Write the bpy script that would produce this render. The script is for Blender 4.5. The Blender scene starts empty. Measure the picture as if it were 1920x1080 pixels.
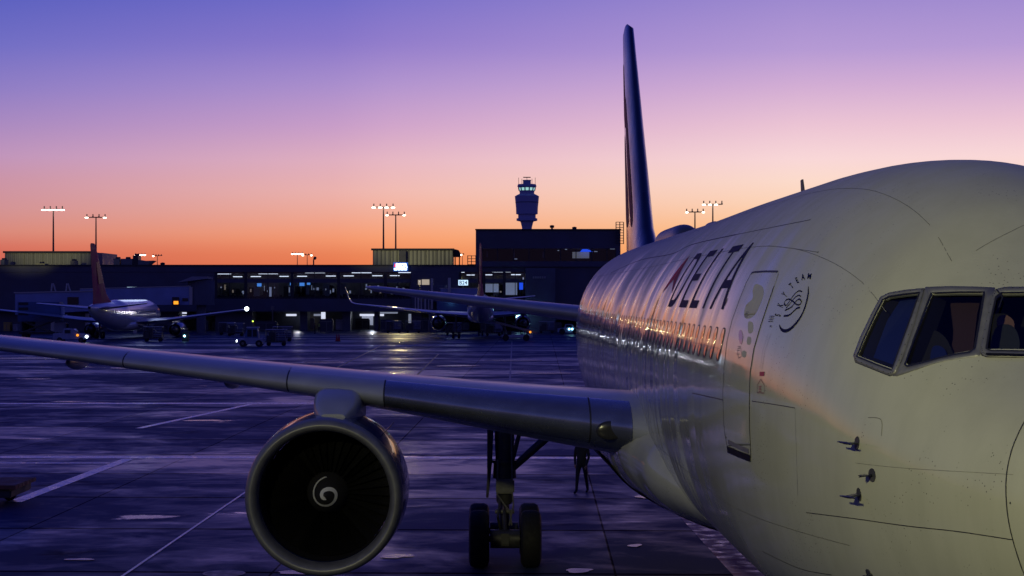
import bpy, bmesh, math, random
from mathutils import Vector, Matrix
from mathutils.bvhtree import BVHTree
from mathutils.geometry import tessellate_polygon
R = math.radians
NOSE_W = 7000           # watts of the pier floodlight aimed at the nose
random.seed(7)
scn = bpy.context.scene
col = scn.collection

# ------------------------------------------------------------------ camera, world, exposure
F, PX0, PY0 = 3450.0, 904.5, 558.0            # focal length (px of the 1920 frame), vanishing point
CX, CY, CZ = -5.17, -13.0, 6.1
cam_d = bpy.data.cameras.new('camera'); cam = bpy.data.objects.new('camera', cam_d); col.objects.link(cam)
cam.location = (CX, CY, CZ); cam.rotation_euler = (R(90), 0, 0)
cam_d.sensor_width = 36; cam_d.lens = F / 1920 * 36
cam_d.shift_x = (960 - PX0) / 1920; cam_d.shift_y = (PY0 - 540) / 1920
cam_d.clip_start = .1; cam_d.clip_end = 9000
scn.camera = cam
scn.view_settings.view_transform = 'Standard'; scn.view_settings.look = 'None'
scn.view_settings.exposure = 0; scn.view_settings.gamma = 1
try:
    scn.cycles.max_bounces = 8; scn.cycles.use_denoising = True; scn.cycles.sample_clamp_indirect = 6
except Exception: pass

def lin(r, g, b):
    f = lambda c: (c/255/12.92) if c/255 <= .04045 else ((c/255+.055)/1.055)**2.4
    return (f(r), f(g), f(b), 1)

def ramp(nt, stops, interp='LINEAR'):
    n = nt.nodes.new('ShaderNodeValToRGB'); cr = n.color_ramp; cr.interpolation = interp
    while len(cr.elements) > 1: cr.elements.remove(cr.elements[-1])
    cr.elements[0].position, cr.elements[0].color = stops[0]
    for p, c in stops[1:]:
        e = cr.elements.new(p); e.color = c
    return n
def math_n(nt, op, a, b=None, clamp=False):
    n = nt.nodes.new('ShaderNodeMath'); n.operation = op; n.use_clamp = clamp
    for i, v in enumerate((a, b)):
        if v is None: continue
        if isinstance(v, (int, float)): n.inputs[i].default_value = v
        else: nt.links.new(v, n.inputs[i])
    return n.outputs[0]
def maprange(nt, v, a, b, c=0., d=1., smooth=False):
    n = nt.nodes.new('ShaderNodeMapRange'); n.clamp = True
    if smooth: n.interpolation_type = 'SMOOTHSTEP'
    nt.links.new(v, n.inputs[0])
    for i, x in enumerate((a, b, c, d)): n.inputs[i+1].default_value = x
    return n.outputs[0]
def mixc(nt, f, a, b, mode='MIX'):
    n = nt.nodes.new('ShaderNodeMix'); n.data_type = 'RGBA'; n.blend_type = mode
    for k, v in ((0, f), (6, a), (7, b)):
        if isinstance(v, (int, float)): n.inputs[k].default_value = v
        elif isinstance(v, tuple): n.inputs[k].default_value = v
        else: nt.links.new(v, n.inputs[k])
    return n.outputs[2]

world = bpy.data.worlds.new('World'); scn.world = world; world.use_nodes = True
nt = world.node_tree; nt.nodes.clear()
tc = nt.nodes.new('ShaderNodeTexCoord'); sp = nt.nodes.new('ShaderNodeSeparateXYZ')
nt.links.new(tc.outputs['Generated'], sp.inputs[0])
hx, hy, hz = sp.outputs
hl = math_n(nt, 'SQRT', math_n(nt, 'ADD', math_n(nt, 'MULTIPLY', hx, hx), math_n(nt, 'MULTIPLY', hy, hy)))
el = math_n(nt, 'DIVIDE', hz, math_n(nt, 'MAXIMUM', hl, .0001))
az = math_n(nt, 'DIVIDE', hx, math_n(nt, 'MAXIMUM', hl, .0001))
ay = math_n(nt, 'DIVIDE', hy, math_n(nt, 'MAXIMUM', hl, .0001))
t = maprange(nt, el, 0, 1.0)                    # ramp position = tan(elevation), 45 deg at 1
def E(py): return (PY0 - py) / F
UP = [(.24, lin(62,70,178)), (.42, lin(32,44,140)), (1, lin(14,22,92))]
L = ramp(nt, [(0, lin(196,84,72)), (E(470), lin(212,108,92)), (E(440), lin(216,136,122)), (E(400), lin(209,145,147)), (E(340), lin(200,146,168)), (E(300), lin(190,147,187)),
              (E(240), lin(166,136,192)), (E(180), lin(142,125,196)), (E(100), lin(112,110,196)), (E(0), lin(86,94,190))] + UP)
C = ramp(nt, [(0, lin(232,108,62)), (E(482), lin(236,130,84)), (E(445), lin(248,156,112)), (E(400), lin(243,172,150)), (E(360), lin(240,182,174)), (E(300), lin(228,178,192)),
              (E(240), lin(206,161,201)), (E(160), lin(174,145,206)), (E(80), lin(141,121,202)), (E(0), lin(118,110,200))] + UP)
Rr = ramp(nt, [(0, lin(252,150,84)), (E(470), lin(253,178,112)), (E(430), lin(253,196,144)), (E(380), lin(253,213,184)), (E(340), lin(252,219,204)), (E(300), lin(249,215,216)),
              (E(240), lin(236,196,212)), (E(170), lin(212,174,212)), (E(100), lin(182,154,212)), (E(0), lin(157,137,207))] + UP)
B = ramp(nt, [(0, lin(84,66,98)), (.06, lin(92,74,120)), (.2, lin(70,74,146)), (.5, lin(38,50,132)), (1, lin(20,30,104))])
for n in (L, C, Rr, B): nt.links.new(t, n.inputs[0])
c1 = mixc(nt, maprange(nt, az, -.27, -.05), L.outputs[0], C.outputs[0])
c2 = mixc(nt, maprange(nt, az, -.08, .17), c1, Rr.outputs[0])
c3 = mixc(nt, maprange(nt, ay, .45, .95, smooth=True), B.outputs[0], c2)
below = maprange(nt, el, -.02, 0.0)
c4 = mixc(nt, below, lin(16,16,34), c3)
bg = nt.nodes.new('ShaderNodeBackground'); bg.inputs[1].default_value = 1.0
nt.links.new(c4, bg.inputs[0])
wo = nt.nodes.new('ShaderNodeOutputWorld'); nt.links.new(bg.outputs[0], wo.inputs[0])

# ------------------------------------------------------------------ materials
MATS = {}
def mat(name, rgb=(.5,.5,.5), rough=.5, metal=0., spec=.5, coat=0., emit=None, es=1., noise=None, bump=None, fn=None, alpha=None):
    if name in MATS: return MATS[name]
    m = bpy.data.materials.new(name); m.use_nodes = True; nt = m.node_tree
    b = nt.nodes['Principled BSDF']
    b.inputs['Base Color'].default_value = (*rgb, 1); b.inputs['Roughness'].default_value = rough
    b.inputs['Metallic'].default_value = metal; b.inputs['Specular IOR Level'].default_value = spec
    b.inputs['Coat Weight'].default_value = coat; b.inputs['Coat Roughness'].default_value = .04
    if emit:
        b.inputs['Emission Color'].default_value = (*emit, 1); b.inputs['Emission Strength'].default_value = es
    tcn = nt.nodes.new('ShaderNodeTexCoord')
    if noise:                                       # (scale, amount)
        nz = nt.nodes.new('ShaderNodeTexNoise'); nz.inputs['Scale'].default_value = noise[0]; nz.inputs['Detail'].default_value = 6
        nt.links.new(tcn.outputs['Object'], nz.inputs[0])
        a = noise[1]
        v = maprange(nt, nz.outputs[0], .3, .7, 1-a, 1+a)
        cc = nt.nodes.new('ShaderNodeVectorMath'); cc.operation = 'SCALE'; cc.inputs[0].default_value = rgb
        nt.links.new(v, cc.inputs['Scale']); nt.links.new(cc.outputs[0], b.inputs['Base Color'])
        nt.links.new(maprange(nt, nz.outputs[0], .3, .7, max(0, rough*(1-a)), min(1, rough*(1+a))), b.inputs['Roughness'])
    if bump:                                        # (scale, strength, distance)
        nz = nt.nodes.new('ShaderNodeTexNoise'); nz.inputs['Scale'].default_value = bump[0]; nz.inputs['Detail'].default_value = 4
        nt.links.new(tcn.outputs['Object'], nz.inputs[0])
        bn = nt.nodes.new('ShaderNodeBump'); bn.inputs['Strength'].default_value = bump[1]; bn.inputs['Distance'].default_value = bump[2]
        nt.links.new(nz.outputs[0], bn.inputs['Height']); nt.links.new(bn.outputs[0], b.inputs['Normal'])
    if fn: fn(nt, b, tcn)
    MATS[name] = m
    return m

def mapping(nt, src, scale=(1,1,1), rot=(0,0,0), loc=(0,0,0)):
    n = nt.nodes.new('ShaderNodeMapping'); nt.links.new(src, n.inputs[0])
    n.inputs['Scale'].default_value = scale; n.inputs['Rotation'].default_value = rot; n.inputs['Location'].default_value = loc
    return n.outputs[0]
def tex(nt, vec, scale, detail=4, rough=.5, dist=0.):
    n = nt.nodes.new('ShaderNodeTexNoise'); n.inputs['Scale'].default_value = scale; n.inputs['Detail'].default_value = detail
    n.inputs['Roughness'].default_value = rough; n.inputs['Distortion'].default_value = dist
    nt.links.new(vec, n.inputs[0]); return n.outputs[0]

def fuselage_fn(nt, b, tcn):
    P = tcn.outputs['Object']
    sp = nt.nodes.new('ShaderNodeSeparateXYZ'); nt.links.new(P, sp.inputs[0])
    # frames ripple the skin along the body (photo: reflections broken into vertical streaks)
    r1 = tex(nt, mapping(nt, P, (.05, 1.0, .05)), 1.45, 1, .5)
    r2 = tex(nt, mapping(nt, P, (.10, 1.0, .10)), 5.0, 1, .5)
    r0 = tex(nt, mapping(nt, P, (.35, 1.0, .35)), .42, 2, .5)
    h = math_n(nt, 'ADD', math_n(nt, 'MULTIPLY', r1, 1.0), math_n(nt, 'ADD', math_n(nt, 'MULTIPLY', r2, .02), math_n(nt, 'MULTIPLY', r0, 3.2)))
    amt = math_n(nt, 'MULTIPLY', maprange(nt, sp.outputs[1], 8.0, 13, .05, .95), maprange(nt, sp.outputs[1], 22, 38, 1, .30))
    bn = nt.nodes.new('ShaderNodeBump'); bn.inputs['Distance'].default_value = .040
    nt.links.new(h, bn.inputs['Height']); nt.links.new(amt, bn.inputs['Strength'])
    nt.links.new(bn.outputs[0], b.inputs['Normal']); nt.links.new(bn.outputs[0], b.inputs['Coat Normal'])
    # soot and grime, running down
    g = tex(nt, mapping(nt, P, (1, 1, .22)), 2.6, 8, .62)
    g2 = tex(nt, P, .8, 5)
    base = mixc(nt, maprange(nt, g, .42, .78), (.49,.495,.40,1), (.435,.44,.35,1))
    base = mixc(nt, maprange(nt, g2, .52, .74, 0, .35), base, (.38,.375,.31,1))
    # specks: exposed rivets and insect marks in patches
    v = nt.nodes.new('ShaderNodeTexVoronoi'); v.inputs['Scale'].default_value = 21; nt.links.new(P, v.inputs[0])
    pm = tex(nt, mapping(nt, P, (1,1,1), loc=(3,1,2)), 1.15, 3)
    dots = math_n(nt, 'MULTIPLY', maprange(nt, v.outputs['Distance'], .12, .15, 1, 0), maprange(nt, pm, .51, .58))
    base = mixc(nt, math_n(nt, 'MULTIPLY', dots, .75), base, (.07,.065,.06,1))
    nt.links.new(base, b.inputs['Base Color'])
    top = math_n(nt, 'ADD', sp.outputs[2], math_n(nt, 'MULTIPLY', math_n(nt, 'SUBTRACT', tex(nt, mapping(nt, P, (.3, 1, .3)), 1.1, 3), .5), 2.4))
    nt.links.new(math_n(nt, 'ADD', maprange(nt, g, .4, .75, .07, .20), maprange(nt, top, 5.7, 6.9, 0, .40)), b.inputs['Roughness'])
white = mat('aircraft_white_paint', (.6,.6,.55), .2, spec=.42, coat=.0, fn=fuselage_fn)
wing_grey = mat('wing_grey_paint', (.34,.36,.40), .33, spec=.6, coat=.15, noise=(1.2,.14), bump=(1.1,.25,.02))
slat_metal = mat('polished_slat_metal', (.32,.34,.37), .26, metal=.78, noise=(2.2,.12), bump=(1.5,.2,.01))
slat_paint = mat('light_slat_paint', (.42,.43,.46), .34, metal=.2, noise=(1.5,.1))
lip_metal = mat('inlet_lip_metal', (.20,.20,.19), .42, metal=.25, noise=(5,.15))
cowl_blue = mat('engine_cowl_navy', (.016,.035,.13), .22, coat=.5, noise=(2,.15))
fan_dark = mat('fan_blade_titanium', (.06,.06,.065), .35, metal=.8)
duct_dark = mat('inlet_duct_dark', (.008,.008,.009), .6)
black = mat('black_rubber', (.012,.012,.014), .75, noise=(8,.2))
gear_m = mat('landing_gear_grey', (.05,.05,.055), .45, noise=(6,.3))
gear_w = mat('landing_gear_pale_paint', (.16,.16,.15), .4, noise=(6,.2))
navy = mat('navy_tail_paint', (.012,.028,.085), .30, coat=.2, bump=(.8,.9,.06), noise=(.5,.35))
navy_let = mat('navy_lettering', (.005,.008,.05), .62, spec=.05)
red_p = mat('red_tail_paint', (.50,.02,.05), .6, spec=.1)
dark_red = mat('dark_red_tail_paint', (.26,.012,.04), .6, spec=.1)
seam_m = mat('dark_seam', (.03,.03,.035), .6)
seam_soft = mat('worn_seam', (.15,.15,.13), .6)
frame_m = mat('window_frame_alu', (.22,.22,.22), .42, metal=.35, noise=(9,.12))
frame_dark = mat('window_gasket', (.02,.02,.025), .4)
cock_dark = mat('cockpit_interior_dark', (.014,.013,.016), .8)
curtain = mat('cockpit_curtain', (.05,.022,.026), .85)
shade_blue = mat('blue_sun_shade', (.010,.020,.14), .6)
silver = mat('silver_trim', (.6,.6,.6), .25, metal=.9)
pink_m = mat('seat_cover', (.25,.13,.11), .85)
pane_dark = mat('cabin_window_pane', (.02,.02,.03), .08, spec=.45)
asphalt_line = mat('worn_white_line', (.74,.74,.78), .30, spec=.8, noise=(3,.35))
line_pink = mat('worn_red_line', (.36,.13,.15), .5, noise=(2.2,.6))
yellow_line = mat('yellow_taxi_line', (.45,.34,.06), .5, noise=(2,.3))
def glass(name, tint=(.75,.78,.8), alpha=.2, rough=.02):
    if name in MATS: return MATS[name]
    m = bpy.data.materials.new(name); m.use_nodes = True; nt = m.node_tree
    for n in list(nt.nodes): nt.nodes.remove(n)
    o = nt.nodes.new('ShaderNodeOutputMaterial'); mx = nt.nodes.new('ShaderNodeMixShader')
    tr = nt.nodes.new('ShaderNodeBsdfTransparent'); tr.inputs[0].default_value = (*tint, 1)
    gl = nt.nodes.new('ShaderNodeBsdfGlossy'); gl.inputs['Roughness'].default_value = rough
    fr = nt.nodes.new('ShaderNodeLayerWeight'); fr.inputs[0].default_value = .5
    nt.links.new(math_n(nt, 'ADD', math_n(nt, 'MULTIPLY', math_n(nt, 'POWER', fr.outputs['Facing'], 5.), .9), .05, True), mx.inputs[0])
    nt.links.new(tr.outputs[0], mx.inputs[1]); nt.links.new(gl.outputs[0], mx.inputs[2]); nt.links.new(mx.outputs[0], o.inputs[0])
    MATS[name] = m; return m
glass_m = glass('cockpit_glass')
glass_t = glass('terminal_glass', (.6,.66,.75))
lens_m = mat('landing_light_lens', (.03,.03,.03), .22, spec=.5)

# ------------------------------------------------------------------ object helpers
def thing(name, label, cat, loc=(0,0,0), rz=0, group=None):
    o = bpy.data.objects.new(name, None); col.objects.link(o)
    o.location = loc; o.rotation_euler = (0,0,rz); o['label'] = label; o['category'] = cat
    o.empty_display_size = .5
    if group: o['group'] = group
    return o
def tag(o, label, cat, group=None):
    o['label'] = label; o['category'] = cat
    if group: o['group'] = group
    return o
def obj(name, bm, m, parent=None, smooth=False, angle=None, loc=None):
    me = bpy.data.meshes.new(name)
    bmesh.ops.recalc_face_normals(bm, faces=bm.faces) if angle != 'keep' else None
    bm.to_mesh(me); bm.free()
    ms = m if isinstance(m, (list, tuple)) else [m]
    for x in ms: me.materials.append(x)
    if smooth:
        me.polygons.foreach_set('use_smooth', [True]*len(me.polygons))
        if angle not in (None, 'keep'):
            try: me.set_sharp_from_angle(angle=R(angle))
            except Exception: pass
    o = bpy.data.objects.new(name, me); col.objects.link(o)
    if parent: o.parent = parent
    if loc: o.location = loc
    return o
def struct(name, bm, m, smooth=False):
    o = obj(name, bm, m, None, smooth); o['kind'] = 'structure'; return o
def box(bm, x0, x1, y0, y1, z0, z1, bev=0, mi=0):
    vs = [bm.verts.new(p) for p in ((x0,y0,z0),(x1,y0,z0),(x1,y1,z0),(x0,y1,z0),(x0,y0,z1),(x1,y0,z1),(x1,y1,z1),(x0,y1,z1))]
    fs = [bm.faces.new([vs[i] for i in q]) for q in ((0,3,2,1),(4,5,6,7),(0,1,5,4),(1,2,6,5),(2,3,7,6),(3,0,4,7))]
    for f in fs: f.material_index = mi
    if bev:
        es = list({e for f in fs for e in f.edges})
        bmesh.ops.bevel(bm, geom=es, offset=bev, segments=2, affect='EDGES')
    return bm
def tube(bm, pts, r, seg=12, cap=True, mi=0):
    pts = [Vector(p) for p in pts]; rs = r if isinstance(r, (list, tuple)) else [r]*len(pts)
    rings = []
    prev = None
    for i, p in enumerate(pts):
        d = (pts[min(i+1, len(pts)-1)] - pts[max(i-1, 0)])
        if d.length < 1e-9: d = Vector((0,0,1))
        d.normalize()
        u = (prev - d*prev.dot(d)) if prev else None
        if u is None or u.length < 1e-4:
            a = Vector((0,0,1)) if abs(d.z) < .9 else Vector((1,0,0)); u = d.cross(a)
        u.normalize(); prev = u; v = d.cross(u)
        rings.append([bm.verts.new(p + (u*math.cos(2*math.pi*k/seg) + v*math.sin(2*math.pi*k/seg))*rs[i]) for k in range(seg)])
    for a, b in zip(rings, rings[1:]):
        for k in range(seg):
            f = bm.faces.new((a[k], a[(k+1)%seg], b[(k+1)%seg], b[k])); f.material_index = mi
    if cap:
        for rg in (rings[0][::-1], rings[-1]):
            try: bm.faces.new(rg).material_index = mi
            except ValueError: pass
    return bm
def revolve(bm, prof, c, axis='Y', seg=48, mi=0, close=False):
    """prof: (along, radius) round an axis through c"""
    rings = []
    for a, r in prof:
        rg = []
        for k in range(seg):
            q = 2*math.pi*k/seg; u, v = r*math.cos(q), r*math.sin(q)
            p = {'Y': (c[0]+u, c[1]+a, c[2]+v), 'X': (c[0]+a, c[1]+u, c[2]+v), 'Z': (c[0]+u, c[1]+v, c[2]+a)}[axis]
            rg.append(bm.verts.new(p))
        rings.append(rg)
    if close: rings.append(rings[0])
    for a, b in zip(rings, rings[1:]):
        for k in range(seg):
            f = bm.faces.new((a[k], a[(k+1)%seg], b[(k+1)%seg], b[k])); f.material_index = mi
    if not close:
        for rg in (rings[0], rings[-1]):
            try: bm.faces.new(rg)
            except ValueError: pass
    return bm
def prism(bm, poly, y0, y1, axis='Y', mi=0):
    """poly in (x,z) extruded along y, or (y,z) extruded along x when axis is X, or (x,y) along z"""
    f = {'Y': lambda p, t: (p[0], t, p[1]), 'X': lambda p, t: (t, p[0], p[1]), 'Z': lambda p, t: (p[0], p[1], t)}[axis]
    a = [bm.verts.new(f(p, y0)) for p in poly]; b = [bm.verts.new(f(p, y1)) for p in poly]
    n = len(poly)
    fs = [bm.faces.new(a[::-1]), bm.faces.new(b)] + [bm.faces.new((a[i], a[(i+1)%n], b[(i+1)%n], b[i])) for i in range(n)]
    for q in fs: q.material_index = mi
    return bm
NB = bmesh.new
def dup(root, loc, rz=None, label=None):
    r = root.copy(); col.objects.link(r); r.location = loc
    if rz is not None: r.rotation_euler = (0,0,rz)
    if label: r['label'] = label
    for ch in list(root.children):
        c = ch.copy(); col.objects.link(c); c.parent = r
        for g in list(ch.children):
            d = g.copy(); col.objects.link(d); d.parent = c
    return r
def text_bm(s, size=1., bold=0., align='LEFT'):
    cu = bpy.data.curves.new('t', 'FONT'); cu.body = s; cu.size = size; cu.offset = bold; cu.align_x = align; cu.resolution_u = 6
    o = bpy.data.objects.new('t', cu); col.objects.link(o)
    bpy.context.view_layer.update()
    me = o.evaluated_get(bpy.context.evaluated_depsgraph_get()).to_mesh()
    bm = bmesh.new(); bm.from_mesh(me)
    bpy.data.objects.remove(o); bpy.data.curves.remove(cu)
    return bm
def WX(px, d): return CX + (px - PX0) * d / F       # metres from picture measurements at a known distance
def WZ(py, d): return CZ - (py - PY0) * d / F
def pchip(xs, ys):
    n = len(xs); h = [xs[i+1]-xs[i] for i in range(n-1)]; dl = [(ys[i+1]-ys[i])/h[i] for i in range(n-1)]
    m = [dl[0]] + [0 if dl[i-1]*dl[i] <= 0 else (h[i-1]+h[i])*3/((2*h[i]+h[i-1])/dl[i-1]+(h[i]+2*h[i-1])/dl[i]) for i in range(1, n-1)] + [dl[-1]]
    def f(x):
        if x <= xs[0]: return ys[0]
        if x >= xs[-1]: return ys[-1]
        i = max(k for k in range(n-1) if xs[k] <= x); t = (x-xs[i])/h[i]
        return ((2*t**3-3*t*t+1)*ys[i] + (t**3-2*t*t+t)*h[i]*m[i] + (-2*t**3+3*t*t)*ys[i+1] + (t**3-t*t)*h[i]*m[i+1])
    return f

# ------------------------------------------------------------------ ground
GROT = R(1.8)
def ground_fn(nt, b, tcn):
    P = mapping(nt, tcn.outputs['Object'], rot=(0,0,GROT))
    sp = nt.nodes.new('ShaderNodeSeparateXYZ'); nt.links.new(P, sp.inputs[0])
    def joint(v, off, per, w):
        m = math_n(nt, 'ABSOLUTE', math_n(nt, 'SUBTRACT', math_n(nt, 'PINGPONG', math_n(nt, 'ADD', v, off), per/2), 0.))
        return maprange(nt, m, w*.6, w, 1, 0)
    jy = joint(sp.outputs[1], -27.5 + 7.6*40, 7.6, .15)
    jx = joint(sp.outputs[0], 7.6*40+3.1, 7.6, .035)
    j = math_n(nt, 'MAXIMUM', jy, jx)
    # slab-by-slab tone
    br = nt.nodes.new('ShaderNodeTexWhiteNoise'); br.noise_dimensions = '2D'
    rw_ = nt.nodes.new('ShaderNodeTexWhiteNoise'); rw_.noise_dimensions = '1D'; nt.links.new(math_n(nt, 'FLOOR', math_n(nt, 'DIVIDE', math_n(nt, 'ADD', sp.outputs[1], 7.6*40-27.5), 7.6)), rw_.inputs['W'])
    cmb = nt.nodes.new('ShaderNodeCombineXYZ')
    nt.links.new(math_n(nt, 'FLOOR', math_n(nt, 'DIVIDE', math_n(nt, 'ADD', sp.outputs[0], 7.6*40+3.1), 7.6)), cmb.inputs[0])
    nt.links.new(math_n(nt, 'FLOOR', math_n(nt, 'DIVIDE', math_n(nt, 'ADD', sp.outputs[1], 7.6*40-27.5), 7.6)), cmb.inputs[1])
    nt.links.new(cmb.outputs[0], br.inputs['Vector'])
    n1 = tex(nt, mapping(nt, P, (.75,1,1)), .10, 8, .66, .8)
    n2 = tex(nt, mapping(nt, P, (.8,1.1,1)), .6, 7, .66, .6)
    wet = math_n(nt, 'ADD', math_n(nt, 'MULTIPLY', n1, .65), math_n(nt, 'ADD', math_n(nt, 'MULTIPLY', n2, .35), math_n(nt, 'ADD', math_n(nt, 'MULTIPLY', math_n(nt, 'SUBTRACT', br.outputs[0], .5), .05), math_n(nt, 'MULTIPLY', math_n(nt, 'SUBTRACT', rw_.outputs['Value'], .5), .12))))
    wet = maprange(nt, wet, .44, .585)
    base = mixc(nt, wet, (.036,.058,.15,1), (.018,.027,.078,1))
    base = mixc(nt, math_n(nt, 'MULTIPLY', j, .9), base, (.003,.003,.005,1))
    st = tex(nt, P, .28, 5, .6, .6)
    base = mixc(nt, maprange(nt, st, .60, .72, 0, .7), base, (.008,.008,.009,1))
    nt.links.new(base, b.inputs['Base Color'])
    fine = tex(nt, P, 3.0, 5, .7)
    pud = maprange(nt, math_n(nt, 'ADD', math_n(nt, 'MULTIPLY', tex(nt, mapping(nt, P, (.6,1.2,1), loc=(11,4,0)), .16, 4, .5, .3), .9), math_n(nt, 'MULTIPLY', fine, .1)), .655, .675)
    nt.links.new(math_n(nt, 'MULTIPLY', math_n(nt, 'MULTIPLY', maprange(nt, wet, 0, 1, .06, 1.0), maprange(nt, st, .58, .72, 1, .35)), math_n(nt, 'SUBTRACT', 1., math_n(nt, 'MULTIPLY', j, .95))), b.inputs['Specular IOR Level'])
    rr = math_n(nt, 'ADD', maprange(nt, wet, 0, 1, .60, .26), math_n(nt, 'MULTIPLY', fine, .08))
    rr = math_n(nt, 'MULTIPLY', rr, maprange(nt, pud, 0, 1, 1, .25))
    nt.links.new(rr, b.inputs['Roughness'])
    bn = nt.nodes.new('ShaderNodeBump'); bn.inputs['Strength'].default_value = .5; bn.inputs['Distance'].default_value = .02
    hh = math_n(nt, 'ADD', math_n(nt, 'MULTIPLY', n2, 1.2), math_n(nt, 'SUBTRACT', math_n(nt, 'MULTIPLY', fine, .25), math_n(nt, 'MULTIPLY', j, .3)))
    nt.links.new(hh, bn.inputs['Height']); nt.links.new(maprange(nt, pud, 0, 1, .5, .05), bn.inputs['Strength'])
    nt.links.new(bn.outputs[0], b.inputs['Normal'])
ground_m = mat('wet_apron_concrete', (.03,.03,.035), .35, fn=ground_fn)
g = NB(); s = 6000
g.faces.new([g.verts.new(p) for p in ((-s,-600,0),(s,-600,0),(s,s,0),(-s,s,0))])
struct('ground', g, ground_m)
cz, sz = math.cos(-GROT), math.sin(-GROT)
def gpt(px, py):
    d = F*CZ/(py-PY0); return Vector((WX(px, d), d+CY, 0))
def gline(name, p, q, w, m, dz=.004):
    a, b = gpt(*p), gpt(*q); d = (b-a).normalized(); n = Vector((-d.y, d.x, 0))*w/2
    bm = NB(); up = Vector((0,0,dz))
    bm.faces.new([bm.verts.new(v+up) for v in (a-n, b-n, b+n, a+n)])
    return struct(name, bm, m)
gline('taxiway_line', (-300,757), (640,756), 1.1, asphalt_line)
gline('stand_line', (-300,856.5), (1300,859), .85, asphalt_line)
gline('stand_line_thin', (-300,868.5), (205,868.5), .40, asphalt_line, .008)
gline('lead_line', (26,942), (240,861), .45, asphalt_line, .012)
gline('lead_line_far', (260,803), (470,758), .35, asphalt_line)
gline('joint_line', (228,1082), (600,828), .07, asphalt_line, .016)
gline('red_boundary_line', (1262,930), (1425,1098), .75, line_pink)
gline('taxi_curve_line', (600,705), (719,646), .22, yellow_line)
gline('apron_seam_line', (760,725), (822,664), .18, yellow_line)
gline('apron_far_line', (956,714), (960,640), .14, mat('faded_line', (.16,.17,.22), .5))
gline('gate_line', (200,700), (1300,690), .15, asphalt_line, .020)

# ================================================================== THE BIG AIRLINER
jet = thing('airliner', 'large white airliner filling the right side, round engine and cockpit windows towards the camera', 'airplane')
TAB = [ # station, half width, top, bottom, widest height
 (0,.01,4.36,4.34,4.35),(.15,.44,4.78,3.92,4.35),(.4,.72,5.02,3.63,4.37),(.75,.95,5.20,3.38,4.42),(1.1,1.13,5.33,3.18,4.47),(1.6,1.35,5.47,2.97,4.52),
 (2.2,1.57,5.68,2.79,4.60),(2.7,1.74,5.99,2.67,4.66),(3.3,1.92,6.42,2.55,4.72),(4.2,2.12,7.05,2.42,4.80),(5.2,2.28,7.36,2.32,4.86),(6.5,2.41,7.56,2.23,4.91),
 (8.5,2.50,7.67,2.17,4.95),(10.5,2.515,7.70,2.15,4.95),(15,2.515,7.70,2.15,4.95),(24,2.515,7.655,2.15,4.95),(36,2.515,7.655,2.15,4.95),(38.5,2.50,7.655,2.27,4.97),(41,2.42,7.65,2.62,5.06),(44,2.22,7.62,3.22,5.3),
 (47,1.88,7.55,3.95,5.65),(50,1.43,7.4,4.8,6.0),(52.5,.93,7.15,5.5,6.3),(54.2,.45,6.85,6.1,6.45),(54.94,.10,6.6,6.4,6.5)]
us = [math.sqrt(r[0]) for r in TAB]
fW, fT, fB, fC = (pchip(us, [r[k] for r in TAB]) for k in (1,2,3,4))
def sec(y, a):
    u = math.sqrt(max(y, 0)); w, zt, zb, zc = fW(u), fT(u), fB(u), fC(u)
    c, s = math.cos(a), math.sin(a)
    n = 2.0 if s >= 0 else 2.0 + .4*min(1, max(0, (y-2)/6))
    x = w*math.copysign(abs(c)**(2/n), c); z = zc + (zt-zc if s >= 0 else zc-zb)*math.copysign(abs(s)**(2/n), s)
    return Vector((x, y, z))
ys = []; y = 0.0
while y < 54.94:
    ys.append(y); y += .02 if y < .2 else .05 if y < 1 else .09 if y < 9 else .3
ys.append(54.94)
SEG = 128
fb = NB(); rings = [[fb.verts.new(sec(y, 2*math.pi*k/SEG + math.pi/SEG)) for k in range(SEG)] for y in ys]
for a, b_ in zip(rings, rings[1:]):
    for k in range(SEG): fb.faces.new((a[k], a[(k+1)%SEG], b_[(k+1)%SEG], b_[k]))
fb.faces.new(rings[0]); fb.faces.new(rings[-1][::-1])
bmesh.ops.recalc_face_normals(fb, faces=fb.faces)
BVH = BVHTree.FromBMesh(fb)
CAMP = Vector((CX, CY, CZ))
def cast(px, py, off=.003, bvh=None):
    """point of the aircraft skin seen at a picture position, and its normal"""
    d = Vector(((px-PX0)/F, 1, -(py-PY0)/F)).normalized()
    h = (bvh or BVH).ray_cast(CAMP, d)
    if h[0] is None: return None
    n = h[1] if h[1].dot(d) < 0 else -h[1]
    return h[0] + n*off, n
def spline(pts, n=6, closed=False):
    out = []; m = len(pts)
    rng = range(m) if closed else range(m-1)
    g = (lambda i: pts[i % m]) if closed else (lambda i: pts[max(0, min(m-1, i))])
    for i in rng:
        p0, p1, p2, p3 = g(i-1), g(i), g(i+1), g(i+2)
        for k in range(n):
            t = k/n
            out.append(tuple(.5*((2*b)+(-a+c)*t+(2*a-5*b+4*c-d)*t*t+(-a+3*b-3*c+d)*t**3) for a, b, c, d in zip(p0, p1, p2, p3)))
    if not closed: out.append(tuple(pts[-1]))
    return out
def densify(pts, n=8, closed=False):
    out = []; m = len(pts)
    for i in range(m if closed else m-1):
        a, b = pts[i], pts[(i+1) % m]
        out += [(a[0]+(b[0]-a[0])*k/n, a[1]+(b[1]-a[1])*k/n) for k in range(n)]
    if not closed: out.append(tuple(pts[-1]))
    return out
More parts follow.
